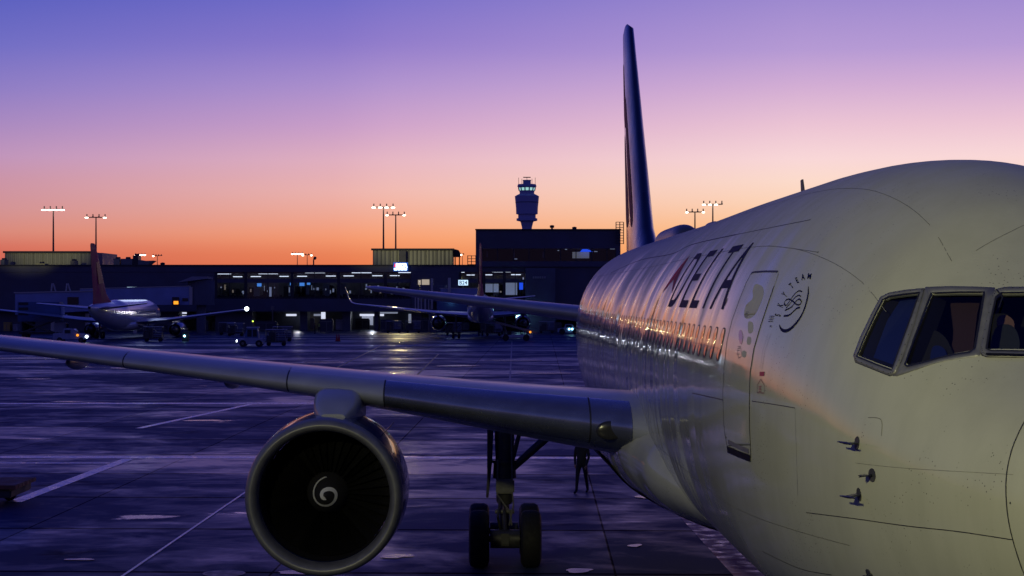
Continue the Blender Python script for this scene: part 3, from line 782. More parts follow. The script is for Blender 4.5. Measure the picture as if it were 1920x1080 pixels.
def wing(sgn):
    secs = []
    for s_ in spans:
        af = airfoil(26, wf[3](s_)); secs.append([wing_pt(s_, p, sgn) for p in af])
    w = obj('wing', loft(NB(), secs), wing_grey, jet, True, 50)
    def slat(s0, s1, m_, name='leading_edge_slat', ext=.10, low=.08):
        n = max(3, int((s1-s0)/.3)); secs = []
        for i in range(n+1):
            s_ = s0+(s1-s0)*i/n; tc = wf[3](s_)
            af = airfoil(60, tc); c = wf[2](s_)
            up = [p for p in af[:61] if p[0] <= ext]; dn = [p for p in af[61:] if p[0] <= low]
            line = up + dn
            # proud skin
            out = []
            for j, p in enumerate(line):
                a = line[max(0, j-1)]; b = line[min(len(line)-1, j+1)]; d = Vector((b[0]-a[0], b[1]-a[1])).normalized(); nn = Vector((-d.y, d.x))
                if nn.x > 0 and p[0] < .02: nn = -nn
                k = .012/c if 0 < j < len(line)-1 else -.004/c
                cen = Vector((p[0]-.08, p[1])); 
                if nn.dot(Vector((p[0]-.12, p[1]-.012))) < 0: nn = -nn
                out.append((p[0]+nn.x*k, p[1]+nn.y*k))
            secs.append([wing_pt(s_, p, sgn) for p in out])
        bm = NB(); rs = [[bm.verts.new(p) for p in q] for q in secs]
        for a, b in zip(rs, rs[1:]):
            for k in range(len(a)-1): bm.faces.new((a[k], a[k+1], b[k+1], b[k]))
        for q in (rs[0], rs[-1]): bm.faces.new(q)
        return obj(name, bm, m_, w, True, 45)
    slat(3.35, 6.95, slat_metal); slat(6.98, 8.85, wing_grey, 'leading_edge_fairing')
    for a, b in ((8.88,12.4),(12.43,16.2),(16.23,19.9),(19.93,23.2)): slat(a, b, slat_paint, ext=.17)
    for g0 in (3.32, 6.95, 8.85, 12.4, 16.2, 19.9): slat(g0+.002, g0+.028, seam_m, 'slat_gap')
    slat(2.66, 3.32, slat_metal, 'leading_edge_root', .10, .12)
    # landing light in the root
    le = [wing_pt(3.02, (.004, -.012), sgn)]; c_ = le[0]
    bm = NB(); bmesh.ops.create_uvsphere(bm, u_segments=24, v_segments=12, radius=1)
    for v in bm.verts: v.co = Vector((v.co.x*.24, v.co.y*.045, v.co.z*.16)) + c_ + Vector((0,-.012,.04))
    obj('landing_light', bm, lens_m, w, True)
    # flap-track fairings
    for s_, L_ in ((5.4,3.6),(10.6,3.0),(14.4,2.6),(18.3,2.2)):
        le_, z, c = wf[0](s_), wf[1](s_), wf[2](s_)
        bm = NB(); y0 = le_+c*.52; prof = []
        for i in range(15):
            t_ = i/14; prof.append((t_*L_, max(.01, .20*math.sin(math.pi*min(1, t_*.98+.02))**.7)))
        revolve(bm, prof, (sgn*s_, y0, z-.22-c*.02), 'Y', 16)
        for v in bm.verts: v.co.x = sgn*s_+(v.co.x-sgn*s_)*.7
        obj('flap_track_fairing', bm, wing_grey, w, True)
    return w
wings = [wing(s_) for s_ in (-1, 1)]

# ---------------- engines
def engine(sgn):
    c = (sgn*7.95, 19.0, 2.60)
    bm = NB()
    outer = [(.36,1.382),(.8,1.41),(1.5,1.43),(2.3,1.42),(3.1,1.36),(3.8,1.25),(4.4,1.10)]
    inner = [(4.38,1.06),(3.4,1.10),(2.2,1.14),(1.3,1.165),(.7,1.16),(.36,1.158)]
    revolve(bm, outer+inner, c, 'Y', 96, close=True)
    nac = obj('engine', bm, [cowl_blue], jet, True, 40)
    bm = NB(); prof = []
    for i in range(25):
        q = math.pi*i/24; prof.append((.36-.36*math.sin(q)**.8 if 0 < i < 24 else .36, 1.270+.115*math.cos(q)))
    prof = [(.37, 1.388)] + prof + [(.37, 1.153)]
    revolve(bm, prof + [(.5,1.17),(.5,1.34)], c, 'Y', 96, close=True); obj('inlet_lip', bm, lip_metal, nac, True, 40)
    bm = NB(); revolve(bm, [(.52,1.152),(1.35,1.160)], c, 'Y', 96); 
    for f in [f for f in bm.faces if len(f.verts) > 8]: bm.faces.remove(f)
    obj('inlet_duct', bm, duct_dark, nac, True)
    bm = NB(); revolve(bm, [(1.42,1.15),(1.46,1.15)], c, 'Y', 64); obj('fan_disc', bm, cock_dark, nac)
    # fan blades
    n = 38; proto = None
    for k in range(n):
        if proto is None:
            bm = NB(); rows = []
            for i in range(9):
                r_ = .36+(1.145-.36)*i/8; tw = R(28+34*i/8); ch = .12+.06*i/8
                rows.append([bm.verts.new((u*ch*math.sin(tw), u*ch*math.cos(tw)*-1, r_)) for u in (-1,-.3,.4,1)])
            for a, b in zip(rows, rows[1:]):
                for j in range(3): bm.faces.new((a[j], a[j+1], b[j+1], b[j]))
            bmesh.ops.solidify(bm, geom=bm.faces[:], thickness=.008)
            proto = obj('fan_blade', bm, fan_dark, nac, True, 40); o = proto
        else:
            o = proto.copy(); col.objects.link(o); o.parent = nac
        o.location = (c[0], c[1]+1.15, c[2]); o.rotation_euler = (0, 2*math.pi*k/n, 0)
    sp_prof = [(.42,.004),(.44,.04),(.50,.10),(.60,.18),(.75,.265),(.95,.345),(1.2,.39)]
    bm = NB(); revolve(bm, sp_prof, c, 'Y', 48); obj('spinner', bm, cock_dark, nac, True, 40)
    rad = [r_ for _, r_ in sp_prof]; al = [a for a, _ in sp_prof]; fa = pchip(rad, al)
    bm = NB(); P_, N_ = [], []; W_ = []
    kf = pchip([0,90,180,270,360,450,560], [.30,.21,.185,.185,.10,.05,.035]); kw = pchip([0,90,180,270,360,450,560], [.04,.06,.075,.085,.085,.08,.08])
    for i in range(90):
        dg = 560*i/89; r_ = kf(dg); q = R(90+dg if sgn < 0 else 90+dg)
        e = .003
        P_.append(Vector((c[0]+r_*math.cos(q), c[1]+fa(r_)-.006, c[2]+r_*math.sin(q)))); 
        sl = (fa(r_+e)-fa(max(.004, r_-e)))/(2*e); nn = Vector((math.cos(q)*sl, -1, math.sin(q)*sl)).normalized(); N_.append(nn); P_[-1] += nn*.004; W_.append(kw(dg))
    ribbon3(bm, P_, N_, W_); obj('spiral_mark', bm, mat('white_mark', (.75,.75,.72), .4), nac)
    bm = NB(); revolve(bm, [(3.6,.80),(4.4,.78),(5.2,.60),(5.9,.46),(5.9,.40),(6.4,.05)], c, 'Y', 40); obj('core_cowl', bm, gear_m, nac, True, 40)
    # strake on the inboard side
    bm = NB(); prism(bm, [(.9,0),(2.3,0),(2.2,.26),(1.7,.22)], -.006, .006, 'X')
    o = obj('nacelle_strake', bm, cowl_blue, nac); o.location = (c[0]-sgn*.95, c[1], c[2]+1.0); o.rotation_euler = (0, R(-sgn*45), 0)
    # pylon
    rowp = []
    for y0, z0, z1, hw in ((19.7,3.85,4.03,.22),(20.1,3.8,4.22,.36),(20.8,3.75,4.40,.44),(21.8,3.7,4.46,.46),(23.2,3.6,4.45,.38),(24.6,3.5,4.3,.25),(25.6,3.7,4.2,.08)):
        rr_ = []
        for k in range(20):
            a = 2*math.pi*k/20; cc, ss = math.cos(a), math.sin(a)
            rr_.append((c[0]-sgn*.12+hw*math.copysign(abs(cc)**.45, cc), y0, (z0+z1)/2+(z1-z0)/2*math.copysign(abs(ss)**.6, ss)))
        rowp.append(rr_)
    bm = loft(NB(), rowp); obj('engine_pylon', bm, wing_grey, nac, True, 60)
    return nac
engines = [engine(s_) for s_ in (-1, 1)]

# ---------------- tail
def surf(name, m_, secs_, parent):
    """secs_: list of (origin Vector, chord, tc, thickness axis Vector)"""
    rs = []
    for o, c, tc, ax in secs_:
        rs.append([o + Vector((0, p[0]*c, 0)) + ax*(p[1]*c) for p in airfoil(20, tc, 0)])
    return obj(name, loft(NB(), rs), m_, parent, True, 50)
def interp(a, b, n):
    return [(a[0].lerp(b[0], i/n), a[1]+(b[1]-a[1])*i/n, a[2]+(b[2]-a[2])*i/n, a[3]) for i in range(n+1)]
XA = Vector((1,0,0)); ZA = Vector((0,0,1))
f0 = (Vector((0,42.6,7.3)), 10.0, .085, XA); f1 = (Vector((0,44.6,8.3)), 8.2, .085, XA); f2 = (Vector((0,51.0,15.5)), 3.6, .085, XA); f3 = (Vector((0,52.6,15.85)), 1.5, .05, XA)
fin = surf('tail_fin', navy, interp(f0, f1, 2)+interp(f1, f2, 8)[1:]+[f3], jet)
# red swooshes on both sides of the fin
def fin_poly(pts, m_, name='tail_emblem'):
    for sgn in (-1, 1):
        bm = poly_bm(spline(pts, 4, True)); grid_cut(bm, .4)
        for v in bm.verts:
            y, z = v.co.x, v.co.y; t_ = (z-8.3)/(15.5-8.3); le = 44.6+(51.0-44.6)*t_; c = 8.2+(3.6-8.2)*t_
            x = min(.98, max(.02, (y-le)/c)); th = 5*.085*(.2969*math.sqrt(x)-.1260*x-.3516*x*x+.2843*x**3-.1036*x**4)*c
            v.co = (sgn*(th+.01), y, z)
        obj(name, bm, m_, fin)
fin_poly([(47.8,8.6),(50.6,8.8),(51.8,10.8),(51.2,11.8),(49.6,10.6)], dark_red); fin_poly([(50.2,12.0),(52.3,12.6),(53.0,14.0),(52.2,14.3)], red_p); fin_poly([(46.6,9.0),(47.2,8.7),(50.6,12.5),(50.2,12.7)], dark_red)
for sgn in (-1, 1):
    a = (Vector((sgn*.9,43.9,5.45)), 6.0, .10, ZA); b = (Vector((sgn*9.0,51.7,6.42)), 2.2, .09, ZA); c = (Vector((sgn*9.31,52.3,6.47)), 1.4, .05, ZA)
    surf('stabilizer', slat_paint, interp(a, b, 8)+[c], jet)

# ---------------- landing gear
def wheel(parent, x, y, r_, w, name='wheel'):
    c = (x, y, r_)
    bm = NB(); prof = [(-w*.5,r_*.62),(-w*.5,r_*.80),(-w*.42,r_*.94),(-w*.25,r_),(w*.25,r_),(w*.42,r_*.94),(w*.5,r_*.80),(w*.5,r_*.62),(w*.2,r_*.5),(-w*.2,r_*.5)]
    revolve(bm, prof, c, 'X', 40, close=True); o = obj(name, bm, black, parent, True, 40)
    bm = NB(); revolve(bm, [(-w*.44,r_*.15),(-w*.40,r_*.60),(w*.40,r_*.60),(w*.44,r_*.15)], c, 'X', 24); obj('rim', bm, gear_m, o, True, 40)
for sgn in (-1, 1):
    X = sgn*4.66; Y0 = 29.35
    bm = NB(); tube(bm, [(X,Y0,.62),(X,Y0,1.5)], .11, 16); tube(bm, [(X,Y0,1.35),(X,Y0,1.42),(X,Y0,2.0),(X,Y0+.02,4.1)], [.15,.19,.20,.26], 20)
    tube(bm, [(X,Y0,1.95),(X,Y0,2.3)], [.27,.25], 16); tube(bm, [(X,Y0,2.3),(X,Y0,2.36)], .29, 16)
    mg = obj('main_gear_strut', bm, gear_m, jet, True, 40)
    bm = NB(); box(bm, X-.14, X+.14, Y0-.95, Y0+.95, .50, .78, .05); 
    for dy in (-.71, .71): tube(bm, [(X-.6,Y0+dy,.64),(X+.6,Y0+dy,.64)], .075, 14); tube(bm, [(X-.33,Y0+dy,.64),(X+.33,Y0+dy,.64)], .21, 18)
    tube(bm, [(X,Y0-.75,.75),(X,Y0-.1,1.35)], .04, 8); tube(bm, [(X-.1,Y0-.2,1.5),(X-.16,Y0-.45,1.1),(X-.1,Y0-.25,.8)], .03, 8)
    obj('bogie_beam', bm, gear_m, mg, True, 40)
    bm = NB(); i_ = -sgn   # braces run inboard
    tube(bm, [(X+i_*.15,Y0-.05,2.15),(X+i_*1.75,Y0+.3,3.55)], [.085,.12], 12); tube(bm, [(X+i_*.12,Y0-.05,3.25),(X+i_*1.1,Y0+.1,3.15),(X+i_*2.0,Y0+.2,2.98)], [.13,.11,.06], 12)
    tube(bm, [(X+i_*1.95,Y0+.2,2.98),(X+i_*2.35,Y0+.2,3.45)], .07, 10); tube(bm, [(X+i_*.14,Y0-.1,2.2),(X+i_*.42,Y0-.12,3.3)], .05, 8); tube(bm, [(X+i_*.3,Y0-.1,3.2),(X+i_*.15,Y0-.1,4.0)], .03, 8); tube(bm, [(X+i_*.45,Y0-.1,3.3),(X+i_*.3,Y0-.1,4.0)], .025, 8)
    obj('side_brace', bm, gear_m, mg, True, 40)
    bm = NB(); 
    tube(bm, [(X-.16,Y0-.24,2.4),(X-.17,Y0-.26,1.6),(X+.12,Y0-.3,1.2),(X+.16,Y0-.35,.9)], .02, 8); tube(bm, [(X+.15,Y0-.24,3.4),(X+.17,Y0-.26,1.7),(X+.2,Y0-.3,1.35),(X+.1,Y0-.35,.9)], .018, 8)
    box(bm, X-.20, X+.22, Y0-.33, Y0-.15, 1.62, 1.95, .03); tube(bm, [(X-.22,Y0-.2,1.2),(X+.22,Y0-.2,1.2)], .05, 10)
    obj('hydraulic_lines', bm, gear_w if sgn < 0 else gear_m, mg, True, 40)
    bm = NB(); tube(bm, [(X-i_*.28,Y0-.2,3.9),(X-i_*.33,Y0-.2,2.4),(X-i_*.40,Y0-.2,1.52)], [.05,.05,.03], 8)
    box(bm, X-i_*.38-.02, X-i_*.38+.02, Y0-.25, Y0+.6, 1.6, 3.9); obj('gear_door', bm, gear_m, mg)
    for dx in (-.585, .585):
        for dy in (-.71, .71): wheel(jet, X+dx, Y0+dy, .645, .46)
bm = NB(); tube(bm, [(0,6.3,.5),(0,6.3,1.2)], .08, 14); tube(bm, [(0,6.3,1.1),(0,6.35,2.6)], [.13,.16], 16); tube(bm, [(0,6.3,1.5),(0,7.6,2.5)], .07, 10); tube(bm, [(-.4,6.3,.47),(.4,6.3,.47)], .06, 12)
ng = obj('nose_gear_strut', bm, gear_w, jet, True, 40)
for dx in (-.31, .31): wheel(jet, dx, 6.3, .47, .34)
bm = NB()
for sgn in (-1, 1): box(bm, sgn*.55-.015, sgn*.55+.015, 5.2, 7.6, 1.5, 2.45, .01)
obj('nose_gear_door', bm, white, ng)


# ================================================================== TERMINAL
D0 = 335.0; YT = D0 + CY                     # distance of the terminal front
TX = lambda px: WX(px, D0)
TZ = lambda py: WZ(py, D0)
wall_m = mat('terminal_dark_cladding', (.075,.078,.11), .55, noise=(.25,.25))
wall_l = mat('terminal_lower_wall', (.09,.10,.14), .6, noise=(.3,.3))
roof_m = mat('roof_membrane', (.04,.04,.045), .8, noise=(.4,.2))
frame_t = mat('terminal_mullion', (.02,.02,.028), .5)
int_m = mat('terminal_interior_wall', (.20,.20,.22), .8, noise=(.35,.5))
int_d = mat('interior_dark', (.03,.03,.04), .8)
tube_e = mat('strip_light', (1,1,1), emit=(.86,.90,1.0), es=1.6)
sign_e = mat('lit_sign_face', (1,1,1), emit=(.55,.80,1.0), es=1.3)
sign_hot = mat('lit_sign_bright', (1,1,1), emit=(.70,.88,1.0), es=6)
blue_e = mat('blue_screen', (0,0,0), emit=(.02,.10,1.0), es=1.1)
lblue_e = mat('pale_blue_screen', (0,0,0), emit=(.10,.35,1.0), es=.9)
cyan_e = mat('cyan_lamp', (0,0,0), emit=(.35,.85,1.0), es=8)
amber_e = mat('amber_lamp', (0,0,0), emit=(1.0,.30,.02), es=1.6)
green_e = mat('green_lamp', (0,0,0), emit=(.7,1.0,.1), es=3)
head_e = mat('headlamp', (0,0,0), emit=(.8,.92,1.0), es=12)
warm_e = mat('warm_lit_room', (1,1,1), emit=(.85,.70,.35), es=.42)
cool_e = mat('cool_lit_room', (1,1,1), emit=(.55,.62,.85), es=.30)
bay_e = mat('lit_bay_ceiling', (1,1,1), emit=(.75,.80,1.0), es=.9)
black_l = mat('sign_letter_black', (.004,.004,.006), .6)
red_e = mat('red_sign_element', (0,0,0), emit=(.9,.03,.08), es=1.5)
ytan = mat('tan_metal_cladding', (.33,.33,.19), .55, noise=(.5,.15))
def corr_fn(nt, b, tcn):
    P = tcn.outputs['Object']; w = nt.nodes.new('ShaderNodeTexWave'); w.inputs['Scale'].default_value = .42; w.inputs['Distortion'].default_value = 0
    nt.links.new(P, w.inputs[0])
    bn = nt.nodes.new('ShaderNodeBump'); bn.inputs['Distance'].default_value = .12; nt.links.new(w.outputs['Fac'], bn.inputs['Height']); nt.links.new(bn.outputs[0], b.inputs['Normal'])
    g = tex(nt, mapping(nt, P, (1,1,.15)), .35, 5)
    base = mixc(nt, maprange(nt, g, .35, .7), (.36,.36,.22,1), (.26,.26,.17,1)); base = mixc(nt, math_n(nt, 'MULTIPLY', w.outputs['Fac'], .4), base, (.18,.18,.12,1))
    nt.links.new(base, b.inputs['Base Color'])
corr = mat('corrugated_tan_cladding', (.3,.3,.2), .5, fn=corr_fn)

term = thing('terminal_building', 'long low dark terminal with a band of lit windows behind the two parked narrow-body airplanes', 'terminal', (TX(400), YT+20, 0))
def tpart(name, fn, m, parent=None, smooth=False):
    bm = NB(); fn(bm)
    inv = Vector((TX(400), YT+20, 0))
    for v in bm.verts: v.co -= inv
    return obj(name, bm, m, parent or term, smooth)
xL, xR = TX(-420), TX(1900)
def bands(b):
    box(b, xL, xR, YT, YT+40, TZ(510), TZ(497))             # fascia
    box(b, xL, xR, YT+.2, YT+.6, TZ(530), TZ(523))          # transom
    box(b, xL, TX(402), YT+.1, YT+1, TZ(560), TZ(510)-.01)  # blank wall left
    box(b, xL, TX(770), YT-.3, YT+39, TZ(584), TZ(560))       # floor band
    box(b, TX(770)+.01, TX(985), YT, YT+39, TZ(584), TZ(560))
    box(b, TX(992), xR, YT, YT+39, TZ(600), TZ(510)-.01)
tpart('facade', bands, wall_m)
tpart('parapet', lambda b: box(b, xL, xR, YT-.25, YT+.1, TZ(498.5), TZ(496.3)), roof_m)
for a, c in ((-420,-60),(-20,34),(60,330),(400,470),(560,574),(640,655),(700,708),(770,790),(905,930),(1010,1030),(1090,1900)): tpart('lower_wall', lambda b: box(b, TX(a), TX(c), YT+2.5, YT+8, 0, TZ(584)-.01), wall_l)
tpart('interior_back_wall', lambda b: box(b, TX(402), TX(992), YT+9, YT+9.4, TZ(560), TZ(511)), int_m)
tpart('interior_side_wall', lambda b: [box(b, TX(401), TX(402), YT+1.1, YT+9, TZ(560), TZ(510)), box(b, TX(990), TX(991.5), YT+1, YT+9, TZ(560), TZ(510)), box(b, TX(402), TX(990), YT+9.5, YT+10, TZ(562), TZ(508))], int_m)
tpart('interior_ceiling', lambda b: box(b, TX(402), TX(992), YT+.7, YT+8.9, TZ(513), TZ(512)), int_m)
def undercroft(b):
    box(b, xL, xR, YT+16, YT+16.5, 0, TZ(584)-.02)
tpart('undercroft_wall', undercroft, wall_l)
# window wall: glass band and mullions
for a, c in ((402,458),(458,545),(545,632),(632,720),(720,770),(860,905),(905,943),(943,988)):
    w_ = tpart('window', lambda b: [box(b, TX(a), TX(a)+.5, YT+.05, YT+.5, TZ(560), TZ(510)), box(b, TX((a+c)/2), TX((a+c)/2)+.12, YT+.2, YT+.35, TZ(523), TZ(510)),
        box(b, TX((a+c)/2), TX((a+c)/2)+.12, YT+.2, YT+.35, TZ(560), TZ(530)), box(b, TX(a), TX(c), YT+.15, YT+.4, TZ(558.6), TZ(557.6))], frame_t)
    g_ = tpart('window_pane', lambda b: b.faces.new([b.verts.new(p) for p in ((TX(a)+.5,YT+.3,TZ(560)),(TX(c),YT+.3,TZ(560)),(TX(c),YT+.3,TZ(510)),(TX(a)+.5,YT+.3,TZ(510)))]), glass_t, w_)
# ceiling strip lights seen through the clerestory
k = 0
for a, c, py in ((403,433,513.5),(437,454,518.8),(470,489,518.5),(484.5,521,513.2),(524,541,518.2),(557,575.5,518),(572,609,512.3),(611,629.5,517.5),(644,663,517.3),(659.5,696.5,511.6),(698,717,517),(731,749,516.8),(747,772,511),
               (832,836,516),(834,871,510.4),(875,890,515.6),(905,923,515.3),(923,958,509.8),(958.5,976.5,515)):
    far = py > 514.5; yy = YT + (6.5 if far else 1.4); d_ = yy - CY
    tpart('strip_light', lambda b: box(b, WX(a, d_), WX(c, d_), yy, yy+.25, WZ(py+.7, d_), WZ(py-.7, d_)), tube_e)
# silhouettes of columns, furniture and people behind the glass
rnd = random.Random(3)
def furn(b):
    for (a, c) in ((404,770),(905,988)):
        x = a
        while x < c:
            w_ = rnd.uniform(3,10); h_ = rnd.uniform(551,556)
            box(b, TX(x), TX(x+w_), YT+2, YT+3.2, TZ(560), TZ(h_)); x += w_ + rnd.uniform(0,3)
tpart('seating', furn, int_d)
def cols(b):
    for x in list(range(470,770,33)) + [930,965]:
        w_ = rnd.uniform(1.5,5); box(b, TX(x+rnd.uniform(-6,6)), TX(x+rnd.uniform(-6,6)+w_)+.3, YT+6.3, YT+6.6, TZ(556), TZ(531))
tpart('interior_column', cols, mat('pale_interior_column', (.30,.30,.34), .7))
def darkp(b):
    for _ in range(46):
        x = rnd.choice([rnd.uniform(404,770), rnd.uniform(905,988)]); w_ = rnd.uniform(2,12); t_ = rnd.uniform(531,545)
        box(b, TX(x), TX(x+w_), YT+6.8, YT+8, TZ(558), TZ(t_))
tpart('interior_partition', darkp, int_d)
for a, b0, c, b1, m_ in ((574,529,580,534,lblue_e),(560,530,569,536,lblue_e),(542,527,548,535,lblue_e),(480,531,488,537,lblue_e),(974,528,981,543,blue_e),(905,532,935,548,cool_e),(948,530,970,553,cool_e),(592,539,596,544,cool_e),(503,538,507,556,cool_e)):
    tpart('lit_screen', lambda b: box(b, TX(a), TX(c), YT+1.6, YT+1.8, TZ(b1), TZ(b0)), m_)
tpart('lit_screen', lambda b: box(b, TX(784), TX(789), YT-.2, YT-.1, TZ(534), TZ(525)), warm_e); tpart('lit_screen', lambda b: box(b, TX(791), TX(805), YT-.2, YT-.1, TZ(534), TZ(524)), warm_e)
tpart('gate_room', lambda b: box(b, TX(770), TX(860), YT-.05, YT+6, TZ(560)+.02, TZ(510)-.02), wall_m)
tpart('gate_room', lambda b: box(b, TX(985), TX(1040), YT-3, YT-.02, 0, TZ(503)), wall_l)
tpart('wall_grille', lambda b: [box(b, TX(998+k*4.2), TX(1001+k*4.2), YT-3.2, YT-3.05, TZ(522.5), TZ(518.5)) for k in range(6)], mat('grille_pale', (.3,.3,.32), .6))
# bright bits in the undercroft
for a, b0, c, b1, m_, dy in ((521,590,541,594,bay_e,14),(548,592,560,613,cool_e,15),(558,600,574,610,warm_e,15),(574,590,592,594,cool_e,15),(594,586,602,600,bay_e,9),(665,590,712,594,bay_e,14),(668,594,690,612,cool_e,15.5),(700,586,740,589,cool_e,12),(760,590,772,612,cool_e,14),(318,586,338,589,bay_e,7),(320,592,338,595,bay_e,7),(380,587,424,589,cool_e,9),
                          (395,592,425,596,cool_e,9),(0,596,14,600,bay_e,8),(980,520,982,524,cool_e,0),(20,597,30,600,cool_e,8)):
    tpart('bay_light', lambda b: box(b, TX(a), TX(c), YT+dy, YT+dy+.3, TZ(b1), TZ(b0)), m_)
# raised block right of centre
blk = thing('concourse_tower_block', 'tall dark flat-roofed block rising above the terminal under the control tower', 'building', (TX(1028), YT+10, TZ(492)))
def bpart(name, fn, m, parent=None):
    bm = NB(); fn(bm); inv = Vector((TX(1028), YT+10, TZ(492)))
    for v in bm.verts: v.co -= inv
    return obj(name, bm, m, parent or blk)
yb = YT-.6
bpart('wall', lambda b: [box(b, TX(892), TX(1163), yb, yb+26, TZ(466), TZ(431)), box(b, TX(892), TX(1163), yb, yb+26, TZ(497)-.3, TZ(490)), box(b, TX(892), TX(903), yb, yb+26, TZ(490)+.01, TZ(466)-.01), box(b, TX(1155), TX(1163), yb, yb+26, TZ(490)+.01, TZ(466)-.01)], wall_m)
bpart('roof_edge', lambda b: box(b, TX(891), TX(1164), yb-.3, yb+.02, TZ(432), TZ(429.5)), roof_m)
w_ = bpart('window', lambda b: [box(b, TX(x), TX(x)+.15, yb+.1, yb+.3, TZ(490), TZ(466)) for x in (903,932,962,991,1020,1050,1079,1108,1137,1154)], frame_t)
bpart('window_pane', lambda b: b.faces.new([b.verts.new(p) for p in ((TX(903),yb+.2,TZ(490)),(TX(1155),yb+.2,TZ(490)),(TX(1155),yb+.2,TZ(466)),(TX(903),yb+.2,TZ(466)))]), glass_t, w_)
bpart('interior_back_wall', lambda b: box(b, TX(903), TX(1155), yb+9, yb+9.3, TZ(490), TZ(466)), int_d)
bpart('lit_wall', lambda b: box(b, TX(1076), TX(1108), yb+6, yb+6.2, TZ(483), TZ(471)), mat('dim_lit_wall', (1,1,1), emit=(.30,.30,.30), es=.35))
bpart('lit_screen', lambda b: prism(b, [(TX(1090),TZ(471)),(TX(1114),TZ(471)),(TX(1108),TZ(467.5)),(TX(1099),TZ(464.8)),(TX(1094),TZ(466.5))], yb+5, yb+5.2), blue_e)
bpart('interior_mullion', lambda b: [box(b, TX(x), TX(x)+.25, yb+3, yb+3.2, TZ(482), TZ(h_)) for x, h_ in ((912,470),(963,463),(1018,471))], mat('pale_interior_column'))
bpart('lit_screen', lambda b: [box(b, TX(x), TX(x+w), yb+2, yb+2.1, TZ(y), TZ(y-1.5)) for x, w, y in ((965,5,486),(1145,9,463+4),(1115,6,472),(1060,4,468),(1046,3,470))], cool_e)
# ladder cage at the block's right edge
lad = NB()
for x in (1154,1161,1168): tube(lad, [(TX(x),yb-.8,TZ(458)),(TX(x),yb-.8,TZ(417))], .09, 6)
for k in range(9): tube(lad, [(TX(1154),yb-.8,TZ(457-k*5)),(TX(1168),yb-.8,TZ(457-k*5))], .06, 6)
tag(obj('ladder_cage', lad, frame_t), 'caged access ladder at the right edge of the tall dark block', 'ladder')
lad = NB()
for x in (877,884,892): tube(lad, [(TX(x),YT-.5,TZ(498)),(TX(x),YT-.5,TZ(479))], .08, 6)
for k in range(4): tube(lad, [(TX(877),YT-.5,TZ(496-k*5.4)),(TX(892),YT-.5,TZ(496-k*5.4))], .06, 6)
tag(obj('roof_railing', lad, frame_t), 'low steel railing on the terminal roof left of the tall dark block', 'railing')
# rooftop plant
def rbox(name, lab, cat, x0, x1, y0, y1, m, dep=14, back=10, extra=None, group=None):
    d = D0+back; bm = NB()
    box(bm, WX(x0,d), WX(x1,d), YT+back, YT+back+dep, TZ(497)-.01, WZ(y1,d))
    o = obj(name, bm, m); tag(o, lab, cat, group)
    if extra: extra(o, d)
    return o
def rim(o, d, x0, x1, y1, back=10):
    bm = NB(); box(bm, WX(x0,d)-.3, WX(x1,d)+.3, YT+back-.25, YT+back+.1, WZ(y1,d)-.25, WZ(y1,d)+.12); obj('roof_edge', bm, roof_m, o)
    bm = NB()
    for k in range(1, 9):
        x = WX(x0+(x1-x0)*k/9, d); box(bm, x-.05, x+.05, YT+back-.06, YT+back-.002, TZ(497), WZ(y1,d)-.26)
    q = obj('cladding_joint', bm, mat('joint_shade', (.16,.16,.10), .6), o)
rbox('rooftop_plant_room', 'long tan corrugated plant room on the roof above the left parked airplane', 'plant room', 9, 170, 500, 472, corr, 12, 10, lambda o, d: rim(o, d, 9, 170, 472))
rbox('rooftop_unit', 'pinkish grey box adjoining the left plant room beside a mast', 'rooftop unit', 172, 192, 500, 474, mat('pink_grey_box', (.30,.20,.20), .6, noise=(.6,.2)))
pr = rbox('rooftop_plant_room', 'tan corrugated plant room on the roof left of the tall dark block', 'plant room', 699, 849, 500, 467, corr, 14, 10, lambda o, d: rim(o, d, 699, 849, 467))
bm = NB(); d = D0+9.4; box(bm, WX(748,d), WX(761,d), YT+9.3, YT+9.9, TZ(497), WZ(470,d)); obj('louvre_panel', bm, mat('louvre_dark', (.10,.10,.09), .6, noise=(1,.3)), pr)
bm = NB(); d = D0+12
for k in range(12):
    pass
prism(bm, [(WX(850,d),WZ(481,d)),(WX(863,d),WZ(481,d)),(WX(863,d),WZ(474,d)),(WX(860,d),WZ(469,d)),(WX(855,d),WZ(467.5,d)),(WX(850,d),WZ(467,d))], YT+12, YT+18)
for x in (853,861): tube(bm, [(WX(x,d),YT+15,WZ(498,d)),(WX(x,d),YT+15,WZ(480,d))], .12, 6)
tag(obj('exhaust_duct', bm, frame_t, None, False), 'dark curved duct at the right end of the tan plant room near centre', 'duct')
